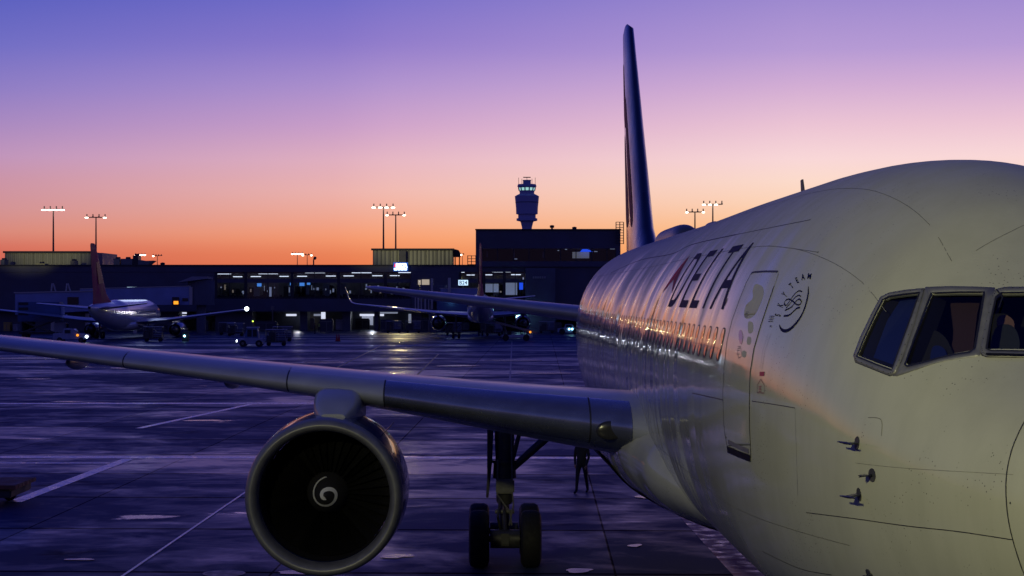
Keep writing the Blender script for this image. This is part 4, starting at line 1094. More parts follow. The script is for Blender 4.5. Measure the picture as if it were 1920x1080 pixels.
for i, (x0, x1, y1, m_, lab) in enumerate(((213,224,485,ytan,'tan cylinder-like vent unit right of the mast, leftmost of the small roof units'),(227,248,485,mat('unit_grey', (.16,.18,.17), .6),'wide grey box unit with a light rim among the small roof units'),(249,259,479,frame_t,'tallest dark box among the small roof units'),(259,281,488,mat('unit_grey'),'low flat grey unit at the right of the small roof units'),
        (66,84,494,mat('unit_tan', (.34,.33,.16), .6),'pale low unit with two fans before the left plant room'),(132,140,489,mat('unit_tan'),'small pale unit before the left plant room'),(0,8,487,mat('unit_grey'),'grey unit at the far left roof edge'))):
    if i == 3:
        d = D0+4; bm = NB(); prism(bm, [(WX(259,d),TZ(497)-.01),(WX(275,d),TZ(497)-.01),(WX(287,d),WZ(488.5,d)),(WX(272,d),WZ(489,d)),(WX(259,d),WZ(487,d))], YT+4, YT+8); tag(obj('rooftop_unit', bm, m_), lab, 'rooftop unit')
    else:
        def ex(o, d, x0=x0, x1=x1, y1=y1):
            bm = NB(); back = d-D0
            tube(bm, [(WX((x0+x1)/2,d), YT+back+1.5, WZ(y1,d)-.02),(WX((x0+x1)/2,d), YT+back+1.5, WZ(y1,d)+.35)], [.5,.42], 12); obj('fan_cowl', bm, frame_t, o)
        rbox('rooftop_unit', lab, 'rooftop unit', x0, x1, 500, y1, m_, 3, 4, ex)
for x, h_, lab in ((304,470,''),(596,0,''),):
    pass
for px, py, lab in ((305,494,'small dark cone vent on the roof right of the small units'),(1035,424,'mushroom vent on top of the tall dark block'),(1077,427,'small vent on top of the tall dark block, right of centre')):
    d = D0+6; bm = NB(); z0 = TZ(497) if px < 800 else TZ(431); z1 = WZ(py-2,d)
    tube(bm, [(WX(px,d),YT+6,z0-.01),(WX(px,d),YT+6,z1-.5)], .18, 8); tube(bm, [(WX(px,d),YT+6,z1-.5),(WX(px,d),YT+6,z1-.1),(WX(px,d),YT+6,z1)], [.4,.45,.1], 10)
    tag(obj('roof_vent', bm, frame_t), lab, 'vent')
d = D0+8; bm = NB(); tube(bm, [(WX(588,d),YT+8,TZ(497)-.01),(WX(588,d),YT+8,WZ(487,d)),(WX(590.5,d),YT+8,WZ(484,d))], .14, 6); bmesh.ops.create_icosphere(bm, subdivisions=1, radius=.35, matrix=Matrix.Translation((WX(590.5,d),YT+8,WZ(484,d))))
tag(obj('roof_camera_pole', bm, frame_t), 'short pole with a small camera head on the roof right of the distant low masts', 'camera pole')

# advertising sign on the fascia
sg = thing('rooftop_sign', 'bright blue-white glowing sign on the fascia below the central plant room', 'sign', (TX(751), YT-1, TZ(508)))
def spart(name, fn, m, root=sg):
    bm = NB(); fn(bm); inv = Vector(root.location)
    for v in bm.verts: v.co -= inv
    return obj(name, bm, m, root)
spart('sign_box', lambda b: box(b, TX(738), TX(765), YT-.9, YT-.05, TZ(508.5), TZ(492)), mat('sign_box_blue', (0,0,0), emit=(.02,.10,.5), es=.9))
tb = text_bm('DELTA', 1, .06); xs = [v.co.x for v in tb.verts]; w0 = max(xs)
for v in tb.verts: v.co = Vector((TX(743)-sg.location.x + v.co.x/w0*(TX(764)-TX(743)), -.0, TZ(501.2)-sg.location.z + v.co.y*(TZ(494)-TZ(501.2))*1.35))
for v in tb.verts: v.co.y = -.02
obj('sign_lettering', tb, sign_hot, sg, False, 'keep')
spart('sign_line', lambda b: [box(b, TX(a), TX(c), YT-1.05, YT-.92, TZ(506.5), TZ(503)) for a, c in ((739.5,745),(746,751),(752,757),(758,763))], sign_hot)
spart('sign_emblem', lambda b: prism(b, [(TX(739),TZ(500.5)),(TX(743),TZ(500.5)),(TX(741),TZ(493.5))], YT-1.05, YT-.92), red_e)

# gate number signs
def gate_sign(txt, px, py, w, h, d, lab, mast_to):
    o = thing('gate_sign', lab, 'gate sign', (WX(px,d), d+CY, WZ(py,d)), 0, 'lit gate number signs')
    s_ = d/F
    bm = NB(); box(bm, -w/2*s_, w/2*s_, -.12, .25, -h/2*s_, h/2*s_); obj('sign_face', bm, sign_e, o)
    bm = NB(); box(bm, -w/2*s_-.08, w/2*s_+.08, .26, .5, -h/2*s_-.08, h/2*s_+.08); obj('sign_case', bm, frame_t, o)
    tb = text_bm(txt, 1, .015, 'CENTER'); xs = [v.co.x for v in tb.verts]; k = (w*.80*s_)/(max(xs)-min(xs)); yy = [v.co.y for v in tb.verts]; kz = h*.74*s_/(max(yy)-min(yy))
    for v in tb.verts: v.co = Vector((v.co.x*k, -.14, (v.co.y-(max(yy)+min(yy))/2)*kz))
    obj('gate_number', tb, black_l, o, False, 'keep')
    bm = NB(); tube(bm, [(0,.3,-h/2*s_-.05),(0,.3,WZ(mast_to,d)-o.location.z)], .12, 8); obj('sign_mast', bm, gear_m, o)
gate_sign('B25', 247.5, 544, 18, 11.5, 322, 'lit white gate sign B25 above the jet bridge of the left parked airplane', 560)
gate_sign('B24', 868.5, 530, 18, 10, 322, 'lit white gate sign B24 just left of the central tail fin', 548)

# ---------------- control tower
dT = 1760.0
tw = thing('control_tower', 'tall air traffic control tower with a lit glass cab, silhouetted against the sunset', 'control tower', (WX(988,dT), dT+CY, 0))
twm = mat('tower_concrete_hazy', (.36,.38,.55), .7); s_ = dT/F; X0 = 0  # concrete made paler and bluer, distance haze put into the colour
Zt = lambda py: WZ(py, dT)
def rpart(name, prof, m, seg=12, parent=None):
    bm = NB(); revolve(bm, [(Zt(py), w*s_) for w, py in prof], (0,0,0), 'Z', seg); return obj(name, bm, m, parent or tw)
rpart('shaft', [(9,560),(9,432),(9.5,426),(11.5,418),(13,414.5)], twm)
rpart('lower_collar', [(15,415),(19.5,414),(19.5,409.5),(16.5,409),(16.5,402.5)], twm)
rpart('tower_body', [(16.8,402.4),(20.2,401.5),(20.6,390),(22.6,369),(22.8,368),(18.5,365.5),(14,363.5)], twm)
rpart('gallery', [(20.9,380.5),(21.9,380),(21.9,379),(20.9,378.5)], frame_t)
rpart('cab_base', [(14,364),(13.5,361.5),(14.6,357.3)], twm)
rpart('cab_glass', [(14.6,357.2),(15.8,352.2)], mat('lit_cab_glass', (.02,.05,.06), emit=(.45,.85,.80), es=.75))
bm = NB()
for k in range(12):
    a = 2*math.pi*(k+.5)/12; tube(bm, [(14.9*s_*math.cos(a),14.9*s_*math.sin(a),Zt(357.3)),(16.0*s_*math.cos(a),16.0*s_*math.sin(a),Zt(352))], .7, 6)
obj('cab_mullion', bm, twm, tw)
rpart('cab_roof', [(16.4,352.1),(18,349.5),(16.8,345.5),(8,345)], twm); rpart('top_drum', [(7.3,345.1),(7.3,339),(8,338.5),(8,337.5)], twm)
bm = NB()
for dx, t_ in ((-15.5,333),(-9.5,335),(9.5,335),(15.5,333),(0,332.5)): tube(bm, [(dx*s_,0,Zt(346)),(dx*s_,0,Zt(t_))], .22, 6)
tube(bm, [(-7*s_,0,Zt(332.5)),(7*s_,0,Zt(332.5))], .5, 6); obj('aerials', bm, mat('aerial_red', (.2,.03,.03), .6), tw)

# ---------------- high mast floodlights
glare = mat('floodlight_lamp', (1,1,1), emit=(1.0,.86,.66), es=9)
pole_m = mat('mast_steel', (.06,.05,.05), .5)
def mast(px, py, d, n, wpx, lab, lit, lampw=4.5):
    o = thing('floodlight_mast', lab, 'floodlight mast', (WX(px,d), d+CY, 0), 0, 'floodlight masts along the horizon')
    s_ = d/F; h_ = WZ(py,d)
    bm = NB(); tube(bm, [(0,0,0),(0,0,h_)], [.40,.16], 10); obj('pole', bm, pole_m, o)
    bm = NB(); tube(bm, [(-wpx/2*s_,0,h_),(wpx/2*s_,0,h_)], .14, 8)
    for k in range(n): tube(bm, [((k/(n-1)-.5)*wpx*s_,0,h_-.1),((k/(n-1)-.5)*wpx*s_,0,h_+.9)], .16, 6)
    obj('crossarm', bm, pole_m, o)
    for k in range(n):
        x = (k/(n-1)-.5)*wpx*s_; bm = NB()
        prism(bm, [(x-1.6*s_,h_-.05),(x+1.6*s_,h_-.05),(x+.9*s_,h_+1.9*s_),(x-.9*s_,h_+1.9*s_)], -.5, .5); lh = obj('lamp_head', bm, pole_m, o)
        if k in lit:
            bm = NB(); bmesh.ops.create_uvsphere(bm, u_segments=12, v_segments=6, radius=1)
            for v in bm.verts: v.co = Vector((v.co.x*lampw*.5*s_+x, v.co.y*.6-.5, v.co.z*1.15*s_+h_-.9*s_))
            obj('lamp_glass', bm, glare, lh, True)
mast(100, 393, 480, 4, 34, 'floodlight mast with a full row of bright lamps, leftmost in the photo', (0,1,2,3), 10)
mast(180, 407.5, 520, 4, 34, 'mast with two bright end lamps beside the left airplane tail fin', (0,3), 6.5)
mast(719, 388.5, 470, 4, 36, 'tallest mast left of the control tower, lamps all bright', (0,1,2,3), 8)
mast(742, 403, 500, 4, 32, 'mast with two lit end lamps just right of the tallest central mast', (0,3), 5.5)
mast(1303, 397.5, 500, 4, 31, 'shorter mast above the airliner roof with two lit end lamps', (0,3), 5.5)
mast(1336.5, 383, 480, 4, 34, 'taller mast above the airliner roof with three bright lamps', (0,1,2), 7)
mast(263, 477.5, 1000, 4, 17, 'tiny far mast above the roof units, left of a pair', (0,1,2,3), 5)
mast(295, 479.5, 1050, 4, 15, 'tiny far mast with one lit lamp right of the small roof units', (0,), 4)
mast(557.5, 475.5, 1000, 4, 18, 'tiny far mast with a lit row, left of the centre pair', (0,1,2,3), 5)
mast(576, 478, 1050, 4, 16, 'tiny far mast with lit end lamps, right of the centre pair', (0,3), 4)
mast(867, 477, 1300, 2, 4, 'tiny far mast right of the central plant room duct', (0,), 3)

# ---------------- our own pier behind the camera, with its floodlights (lamps the apron is lit by)
pier = thing('pier_building', 'dark concourse pier the photograph is taken from, behind the camera', 'building', (-5,-24,0))
bm = NB(); box(bm, -75, 60, -8, 7, 0, 4.2); box(bm, -75, 60, -8, 7.4, 8.4, 13); box(bm, -75, 60, -8, 0, 4.2, 8.4); obj('wall', bm, wall_l, pier)
bm = NB(); [box(bm, x, x+.3, 6.9, 7.1, 4.2, 8.4) for x in range(-75, 60, 5)]; obj('mullion', bm, frame_t, pier)
def spot(name, loc, tgt, power, rgb, ang, blend, rad):
    l = bpy.data.lights.new(name, 'SPOT'); l.energy = power; l.color = rgb; l.spot_size = R(ang); l.spot_blend = blend; l.shadow_soft_size = rad
    o = bpy.data.objects.new(name, l); col.objects.link(o); o.location = loc
    o.rotation_euler = (Vector(tgt)-Vector(loc)).to_track_quat('-Z','Y').to_euler(); return o
spot('apron_floodlight', (-13.5,-12.5,12.6), (-2.5,5.0,4.2), NOSE_W, (1,.955,.47), 84, .9, .35)
spot('mast_floodlight', (-110, 170, 36), (WX(88,345), YT+10, 18.5), 260000, (1,.93,.55), 7.5, .8, .6)
spot('mast_floodlight', (-110, 170, 36), (WX(775,345), YT+10, 18.5), 380000, (1,.93,.55), 6.5, .8, .6)
spot('stand_floodlight', (WX(745,322), YT-1.2, 10.2), (WX(745,250), 242, 0), 2600, (1,.80,.34), 80, .9, .4)
spot('undercroft_lamp', (WX(700,345), 331, 3.4), (WX(700,330), 300, 0), 500, (.8,.86,1), 140, 1, .3)
spot('undercroft_lamp', (WX(560,345), 331, 3.4), (WX(560,330), 300, 0), 400, (.9,.86,1), 140, 1, .3)
spot('gate_lamp', (WX(250,305), 300, 11), (WX(190,280), 262, 3), 600, (.62,.75,1), 120, 1, 3)
spot('gate_lamp', (WX(850,318), 318, 9), (WX(900,290), 275, 3), 500, (.62,.75,1), 120, 1, 3)
# the mast those lamps hang on, left of the picture
fm_ = thing('floodlight_mast', 'near floodlight mast standing left of the picture, lighting the roofs', 'floodlight mast', (-110.6, 169, 0), 0, 'floodlight masts along the horizon')
bm = NB(); tube(bm, [(0,0,0),(0,0,37)], [.4,.18], 12); tube(bm, [(-3,0,36.6),(3,0,36.6)], .12, 8); obj('pole', bm, pole_m, fm_)
for k in range(4):
    bm = NB(); box(bm, -2.8+k*1.7, -2.0+k*1.7, -.3, .3, 36.1, 36.6, .05); obj('lamp_head', bm, pole_m, fm_)

# ---------------- distant woods beyond the airfield
leaf = mat('dark_foliage', (.04,.055,.03), .9, noise=(.2,.4))
bm = NB(); rw = random.Random(5)
for i in range(520):
    a = R(rw.uniform(95, 205)); dd = rw.uniform(420, 700); x, y = math.cos(a)*dd, math.sin(a)*dd*.9+60; h_ = rw.uniform(5,13)
    if y > 280 and x > -150: continue
    m4 = Matrix.Translation((x, y, h_*.55)) @ Matrix.Diagonal((rw.uniform(5,11), rw.uniform(5,11), h_*.62, 1))
    r0 = len(bm.verts); bmesh.ops.create_icosphere(bm, subdivisions=2, radius=1, matrix=m4); bm.verts.ensure_lookup_table()
    for v in bm.verts[r0:]: v.co += Vector((rw.uniform(-1,1), rw.uniform(-1,1), rw.uniform(-.9,.9)))
o = obj('distant_woods', bm, leaf); o['kind'] = 'stuff'; o['label'] = 'dark far-off wood beyond the airfield'

# ---------------- parked narrow-body airliners at the gates
paint2 = mat('parked_aircraft_white', (.55,.55,.58), .25, coat=.4, noise=(.3,.08), bump=(.5,.25,.04))
def narrow(label, loc, rz, R0, zc, finm, winglets, tipz, eng_r, lamp):
    root = thing('parked_airliner', label, 'airplane', loc, rz, 'narrow-body airplanes parked at the gates')
    tb_ = [(0,.22,zc+1.15),(1.5,.55,zc+1.0),(4,.98,zc+.75),(8,1.45,zc+.42),(13,1.83,zc+.1),(17,R0,zc),(37,R0,zc),(40.5,R0*.93,zc-.05),(43,R0*.72,zc-.15),(45,R0*.40,zc-.3),(46,.08,zc-.45)]
    fr_, fz = pchip([a[0] for a in tb_], [a[1] for a in tb_]), pchip([a[0] for a in tb_], [a[2] for a in tb_])
    secs = [[(fr_(y)*math.cos(2*math.pi*k/40), y, fz(y)+fr_(y)*1.05*math.sin(2*math.pi*k/40)) for k in range(40)] for y in [i*.75 for i in range(61)]+[46]]
    fu = obj('fuselage', loft(NB(), secs), paint2, root, True, 60)
    bm = NB(); revolve(bm, [(-.05,.10),(.0,.20),(.35,.28)], (0,0,zc+1.15), 'Y', 16); obj('exhaust_cone', bm, cock_dark, fu, True)
    for sgn in (-1, 1):
        bm = NB()
        for k in range(34):
            y = 9+.82*k
            if 22 < y < 23: continue
            q = .18; x = sgn*(fr_(y)*math.cos(q)+.012); z = fz(y)+fr_(y)*math.sin(q)
            box(bm, x-.01, x+.01, y-.13, y+.13, z-.17, z+.17)
        o = obj('window_row', bm, pane_dark, fu); o['kind'] = 'stuff'
    bm = NB(); secs2 = []
    for y, w, zt, zb in ((16,.5,zc-1.2,zc-R0*1.04),(19,R0*.96,zc-.6,zc-R0*1.12),(27,R0*1.02,zc-.5,zc-R0*1.16),(33,R0*.8,zc-1,zc-R0*1.08),(35,.4,zc-1.3,zc-R0)):
        secs2.append([(w*math.cos(2*math.pi*k/28), y, (zt+zb)/2+(zt-zb)/2*math.sin(2*math.pi*k/28)) for k in range(28)])
    obj('belly_fairing', loft(bm, secs2), paint2, fu, True, 60)
    zt = fz(9)+fr_(9)
    def rsurf(name, m, st, par, tc=.1):
        # st: (origin of the leading edge, chord, thickness axis); nose points +y so chord runs back to -y
        rs = [[o + Vector((0,-p[0]*c,0)) + ax*(p[1]*c) for p in airfoil(14, tc, 0)] for o, c, ax in st]
        return obj(name, loft(NB(), rs), m, par, True, 50)
    fn_ = rsurf('tail_fin', finm, [(Vector((0,16.5,zt-.6)), 14.5, XA),(Vector((0,12.2,zt+.35)), 10.0, XA),(Vector((0,10.2,zt+1.2)), 7.9, XA),(Vector((0,3.6,13.35)), 3.1, XA),(Vector((0,2.9,13.6)), 2.0, XA)], root, .09)
    for sgn in (-1, 1):
        b_ = poly_bm([(7.6,8.2),(4.4,8.0),(3.3,11.0),(4.9,11.2)])
        for v in b_.verts: v.co = Vector((sgn*(.12+.26*(13.6-v.co.y)/7), v.co.x, v.co.y))
        obj('tail_emblem', b_, mat('tail_emblem_orange', (.45,.16,.10), .5, spec=.1), fn_)
    for sgn in (-1, 1):
        rsurf('stabilizer', wing_grey, [(Vector((sgn*.3,7.2,zc+1.0)), 4.8, ZA),(Vector((sgn*7.4,2.4,zc+1.75)), 1.8, ZA),(Vector((sgn*7.6,2.0,zc+1.78)), 1.0, ZA)], root)
        st = [(Vector((sgn*1.0,31.5,zc-1.15)), 9.5, ZA),(Vector((sgn*6.4,28.2,zc-.75)), 5.6, ZA),(Vector((sgn*18.5,21.0,tipz)), 2.1, ZA),(Vector((sgn*19.0,20.6,tipz+.03)), 1.3, ZA)]
        if winglets:
            st = st[:3] + [(Vector((sgn*19.1,20.4,tipz+.25)), 1.9, Vector((-sgn*.5,0,.86)).normalized()),(Vector((sgn*19.5,19.8,tipz+.9)), 1.5, Vector((-sgn,0,.25)).normalized()),(Vector((sgn*19.95,18.6,tipz+2.5)), .7, Vector((-sgn,0,.2)).normalized())]
        wg = rsurf('wing', wing_grey, st, root, .11)
        if lamp and sgn > 0:
            bm = NB(); bmesh.ops.create_icosphere(bm, subdivisions=2, radius=.30, matrix=Matrix.Translation((18.9,18.9,tipz+.1))); obj('tip_light', bm, head_e, wg)
        c = (sgn*6.5, 33.4, zc-2.35)
        bm = NB(); revolve(bm, [(0,eng_r*.88),(-.06,eng_r*.96),(-.5,eng_r*1.04),(-2.2,eng_r*1.05),(-3.9,eng_r*.93),(-4.6,eng_r*.80),(-4.55,eng_r*.76),(-3,eng_r*.8),(-1,eng_r*.84)], c, 'Y', 40, close=True)
        en = obj('engine', bm, [cowl_blue], root, True, 40)
        bm = NB(); revolve(bm, [(-4.61,eng_r*.77),(-4.56,eng_r*.81),(-4.35,eng_r*.865),(-4.34,eng_r*.79)], c, 'Y', 40, close=True); obj('nozzle_rim', bm, lip_metal, en, True, 40)
        bm = NB(); revolve(bm, [(-2.9,eng_r*.78),(-3.0,eng_r*.62),(-4.9,eng_r*.55),(-5.9,eng_r*.34),(-5.9,eng_r*.30),(-6.5,.04)], c, 'Y', 28); obj('core_nozzle', bm, gear_m, en, True, 40)
        bm = NB(); prism(bm, [(26,zc-1.2),(33,zc-2.35+eng_r*.9),(32,zc-1.0),(29,zc-.85),(25.5,zc-1.1)], c[0]-.2, c[0]+.2, 'X'); obj('engine_pylon', bm, wing_grey, en)
        bm = NB(); tube(bm, [(sgn*3.66,22.8,.5),(sgn*3.66,22.8,zc-1.2)], [.10,.16], 10); tube(bm, [(sgn*3.6,22.8,1.5),(sgn*2.0,23,zc-1.6)], .07, 8); tube(bm, [(sgn*3.66-.55,22.8,.52),(sgn*3.66+.55,22.8,.52)], .09, 8)
        obj('main_gear', bm, gear_m, root, True, 40)
        for dx in (-.43, .43):
            for dy in ((-.55,.55)): wheel(root, sgn*3.66+dx, 22.8+dy, .52, .36)
    bm = NB(); tube(bm, [(0,40.6,.4),(0,40.6,zc-1.3)], .1, 10); obj('nose_gear', bm, gear_m, root, True, 40)
    for dx in (-.28,.28): wheel(root, dx, 40.6, .40, .24)
    return root
finA = mat('parked_tail_maroon', (.36,.04,.11), .6, spec=.06, noise=(.4,.2), bump=(.5,.3,.03))
narrow('parked airplane at gate B25 with maroon tail and white right wingtip light', (-59.0, 239, 0), R(-.8), 2.15, 3.55, finA, False, 4.35, 1.12, True)
narrow('parked airplane at gate B24 seen from straight behind with upturned winglets', (-5.45, 240, 0), R(.0), 1.98, 4.55, finA, True, 5.15, 1.18, False)

# ---------------- jet bridges
jb_m = mat('jet_bridge_panel', (.24,.31,.52), .5, noise=(.4,.15)); jb_trim = mat('jet_bridge_trim', (.5,.47,.42), .5)
def jb_part(root, name, fn, m, parent=None):
    bm = NB(); fn(bm)
    for v in bm.verts: v.co -= Vector(root.location)
    return obj(name, bm, m, parent or root)
d = 312.0; yj = d+CY; J = lambda px, py: (WX(px,d), WZ(py,d))
jb = thing('jet_bridge', 'long pale blue-grey boarding bridge crossing behind the left parked airplane to the terminal', 'jet bridge', (WX(372,d), yj+1.5, 0))
def jtun(b, x0, x1, t0, t1, b0, b1, y0=0, w=3):
    prism(b, [J(x0,b0), J(x1,b1), J(x1,t1), J(x0,t0)], yj+y0, yj+y0+w)
jb_part(jb, 'inner_tunnel', lambda b: jtun(b, 150, 358, 542.5, 537, 571.5, 571.5), jb_m)
jb_part(jb, 'outer_tunnel', lambda b: jtun(b, 30, 175, 550, 546.5, 590, 583, -.6, 4.2), jb_m)
jb_part(jb, 'tunnel_roof_trim', lambda b: [jtun(b, 150, 358, 541, 535.6, 542.4, 536.9, -.1, 3.2), jtun(b, 28, 178, 548, 544.5, 549.9, 546.4, -.8, 4.6)], jb_trim)
jb_part(jb, 'end_trim', lambda b: [jtun(b, 355, 361, 538, 538, 571.5, 571.5, -.15, 3.3)], jb_trim)
jb_part(jb, 'tunnel_window', lambda b: [jtun(b, 128, 149, 557, 557, 571, 571, -.68, .05), jtun(b, 342, 353, 559, 559, 565, 565, -.05, .04)], pane_dark)
jb_part(jb, 'rotunda', lambda b: [revolve(b, [(WZ(572,d),2.3),(WZ(526,d),2.3)], (WX(374,d), yj+2, 0), 'Z', 20), tube(b, [(WX(374,d),yj+2,0),(WX(374,d),yj+2,WZ(572,d))], .8, 12)], wall_l)
jb_part(jb, 'rotunda_canopy', lambda b: prism(b, [J(334,529.5), J(389,523), J(390,518.5), J(362,518.5)], yj-1, yj+6), mat('canopy_grey', (.28,.27,.30), .6))
jb_part(jb, 'support_column', lambda b: [prism(b, [J(x+a*.2,566), J(x+a*.2+2,566), J(x+a+2,545-14), J(x+a,545-14)], yj+4, yj+4.4) for x in (81,109) for a in (5,)] + [prism(b, [J(x+13,548), J(x+11,548), J(x+5.5,531), J(x+7.5,531)], yj+4.5, yj+4.9) for x in (81,109)] + [tube(b, [(WX(q,d),yj+1.5,0),(WX(q,d),yj+1.5,WZ(588,d))], .35, 8) for q in (95,160,250)], jb_trim)
jb_part(jb, 'guidance_screen', lambda b: box(b, *sorted((WX(325,d), WX(338,d))), yj-1.2, yj-.9, WZ(575,d), WZ(557,d)), frame_t)
jb_part(jb, 'screen_face', lambda b: box(b, *sorted((WX(328,d), WX(336.5,d))), yj-1.3, yj-1.21, WZ(570.5,d), WZ(564.5,d)), amber_e)
d = 318.0; yj = d+CY
jc = thing('jet_bridge', 'blue-grey boarding bridge left of the central tail fin beneath sign B24', 'jet bridge', (WX(800,d), yj+1.5, 0))
jb_part(jc, 'tunnel', lambda b: jtun(b, 815, 900, 541, 541, 562, 566), jb_m)
jb_part(jc, 'roof_trim', lambda b: jtun(b, 812, 902, 539.8, 539.8, 541, 541, -.1, 3.2), jb_trim)
jb_part(jc, 'outer_tunnel', lambda b: jtun(b, 820, 895, 560, 562, 588, 590, -3.5, 3.2), mat('jet_bridge_blue', (.06,.10,.24), .5))
jb_part(jc, 'stair_column', lambda b: [jtun(b, x, x+w, t_, t_, 580, 580, -.6, .5) for x, w, t_ in ((778,2,545),(783,3,548),(789,2,546),(796,3,550),(803,2,544),(808,4,522),(840,5,521))], jb_trim)
jb_part(jc, 'rotunda', lambda b: [revolve(b, [(WZ(566,d),2.4),(WZ(534,d),2.4)], (WX(812,d), yj+2, 0), 'Z', 20), tube(b, [(WX(812,d),yj+2,0),(WX(812,d),yj+2,WZ(566,d))], .8, 12)], wall_l)
jb_part(jc, 'bridge_lamp', lambda b: bmesh.ops.create_icosphere(b, subdivisions=2, radius=.16, matrix=Matrix.Translation((WX(846.5,d),yj-4.0,WZ(564.5,d)))), cyan_e)

# ---------------- people
hv = mat('hi_vis_vest', (.30,.42,.04), .7); cloth_d = mat('dark_work_clothes', (.012,.013,.02), .85); skin_m = mat('skin', (.30,.17,.12), .6); hair_m = mat('dark_hair', (.01,.008,.006), .8)
def person(label, loc, rz, pose='stand', vest=True):
    root = thing('person', label, 'person', loc, rz)
    st = .30 if pose == 'walk' else .06
    V, Ed, Rd = [], [], []
    def chain(start, pts):
        prev = start
        for p, r_ in pts:
            V.append(p); Rd.append(r_); Ed.append((prev, len(V)-1)); prev = len(V)-1
        return prev
    V.append((0,0,.95)); Rd.append(.14)
    chest = chain(0, [((0,0,1.15),.125),((0,.01,1.35),.15)])
    chain(chest, [((0,0,1.50),.065),((0,.02,1.60),.08),((0,.025,1.70),.098),((0,.02,1.77),.07)])
    for sgn in (-1, 1):
        chain(0, [((sgn*.10,0,.88),.10),((sgn*.11,sgn*st*.35+.03,.50),.062),((sgn*.11,sgn*st*.8-.02,.10),.045),((sgn*.12,sgn*st*.8+.06,.05),.04),((sgn*.125,sgn*st*.8+.17,.035),.035)])
        w_ = chain(chest, [((sgn*.19,0,1.41),.06),((sgn*.25,-sgn*st*.25+.0,1.14),.045),((sgn*.24,-sgn*st*.6+.12,.92),.034),((sgn*.235,-sgn*st*.65+.16,.86),.028)])
        for k in range(4): chain(w_, [((sgn*(.225-.0*k),-sgn*st*.65+.14+.02*k,.79-.004*abs(k-1.5)),.009),((sgn*.215,-sgn*st*.65+.16+.02*k,.755+.006*abs(k-1.5)),.008)])
        chain(w_, [((sgn*.20,-sgn*st*.65+.20,.83),.010),((sgn*.19,-sgn*st*.65+.215,.80),.009)])
    me = bpy.data.meshes.new('body'); me.from_pydata(V, Ed, []); o = bpy.data.objects.new('body', me); col.objects.link(o)
    md = o.modifiers.new('s', 'SKIN'); o.modifiers.new('u', 'SUBSURF').levels = 1
    for i, r_ in enumerate(Rd): me.skin_vertices[0].data[i].radius = (r_, r_)
    me.skin_vertices[0].data[0].use_root = True
    bpy.context.view_layer.update()
    nm_ = bpy.data.meshes.new_from_object(o.evaluated_get(bpy.context.evaluated_depsgraph_get())); o.modifiers.clear(); o.data = nm_
    nm_.materials.clear(); nm_.materials.append(cloth_d); nm_.materials.append(skin_m)
    for p in nm_.polygons:
        p.use_smooth = True; c = p.center
        p.material_index = 1 if (c.z > 1.52 or (abs(c.x) > .17 and c.z < .88)) else 0
    zmin = min(v.co.z for v in nm_.vertices)
    for v in nm_.vertices: v.co.z -= zmin
    o.parent = root
    bm = NB(); bmesh.ops.create_uvsphere(bm, u_segments=16, v_segments=10, radius=.108, matrix=Matrix.Translation((0,-.005,1.73-zmin))); bmesh.ops.bisect_plane(bm, geom=bm.verts[:]+bm.edges[:]+bm.faces[:], plane_co=(0,.03,1.70), plane_no=(0,.7,-.7), clear_outer=True); obj('hair', bm, hair_m, root, True)
    if vest:
        bm = NB(); secs = [[((w*math.cos(2*math.pi*k/20)), .155*math.sin(2*math.pi*k/20), z) for k in range(20)] for w, z in ((.19,.93),(.17,1.12),(.20,1.30),(.20,1.42),(.12,1.50))]; loft(bm, secs, False); obj('vest', bm, hv, root, True)
        bm = NB(); secs = [[((w*math.cos(2*math.pi*k/20)), .162*math.sin(2*math.pi*k/20), z) for k in range(20)] for w, z in ((.188,1.08),(.190,1.14))]; loft(bm, secs, False); obj('vest_stripe', bm, silver, root, True)
    return root
def gl(px, py): d_ = F*CZ/(py-PY0); return (WX(px,d_), d_+CY, 0)
person('ramp worker in dark clothes standing beyond the main wheels under the airliner', gl(1091,924), R(160), 'walk', False)
person('ramp worker in dark clothes beside the black container under the terminal', gl(590.5,626), R(90), 'stand', False)
person('ramp worker in a yellow-green vest by the right engine of the B24 airplane', gl(978,632), R(0), 'stand', True)
person('small figure in dark clothes near the light grey container and black crate', gl(598.5,623), R(20), 'stand', True)

# ---------------- ground equipment
blue_p = mat('ground_vehicle_blue_grey', (.26,.32,.44), .35, coat=.3, noise=(1,.15)); glassd = mat('vehicle_glass', (.02,.025,.03), .06, spec=.8)
crate_b = mat('container_black', (.035,.04,.055), .6, noise=(1,.3)); crate_g = mat('container_grey', (.30,.30,.32), .6, noise=(1,.2))
def gwheel(parent, x, y, r_, w): wheel(parent, x, y, r_, w)
def loc_thing(name, lab, cat, px, py, rz=0, group=None): return thing(name, lab, cat, gl(px, py), rz, group)
def B(root, name, boxes, m, bev=.04):
    bm = NB()
    for q in boxes: box(bm, *q, bev)
    return obj(name, bm, m, root)
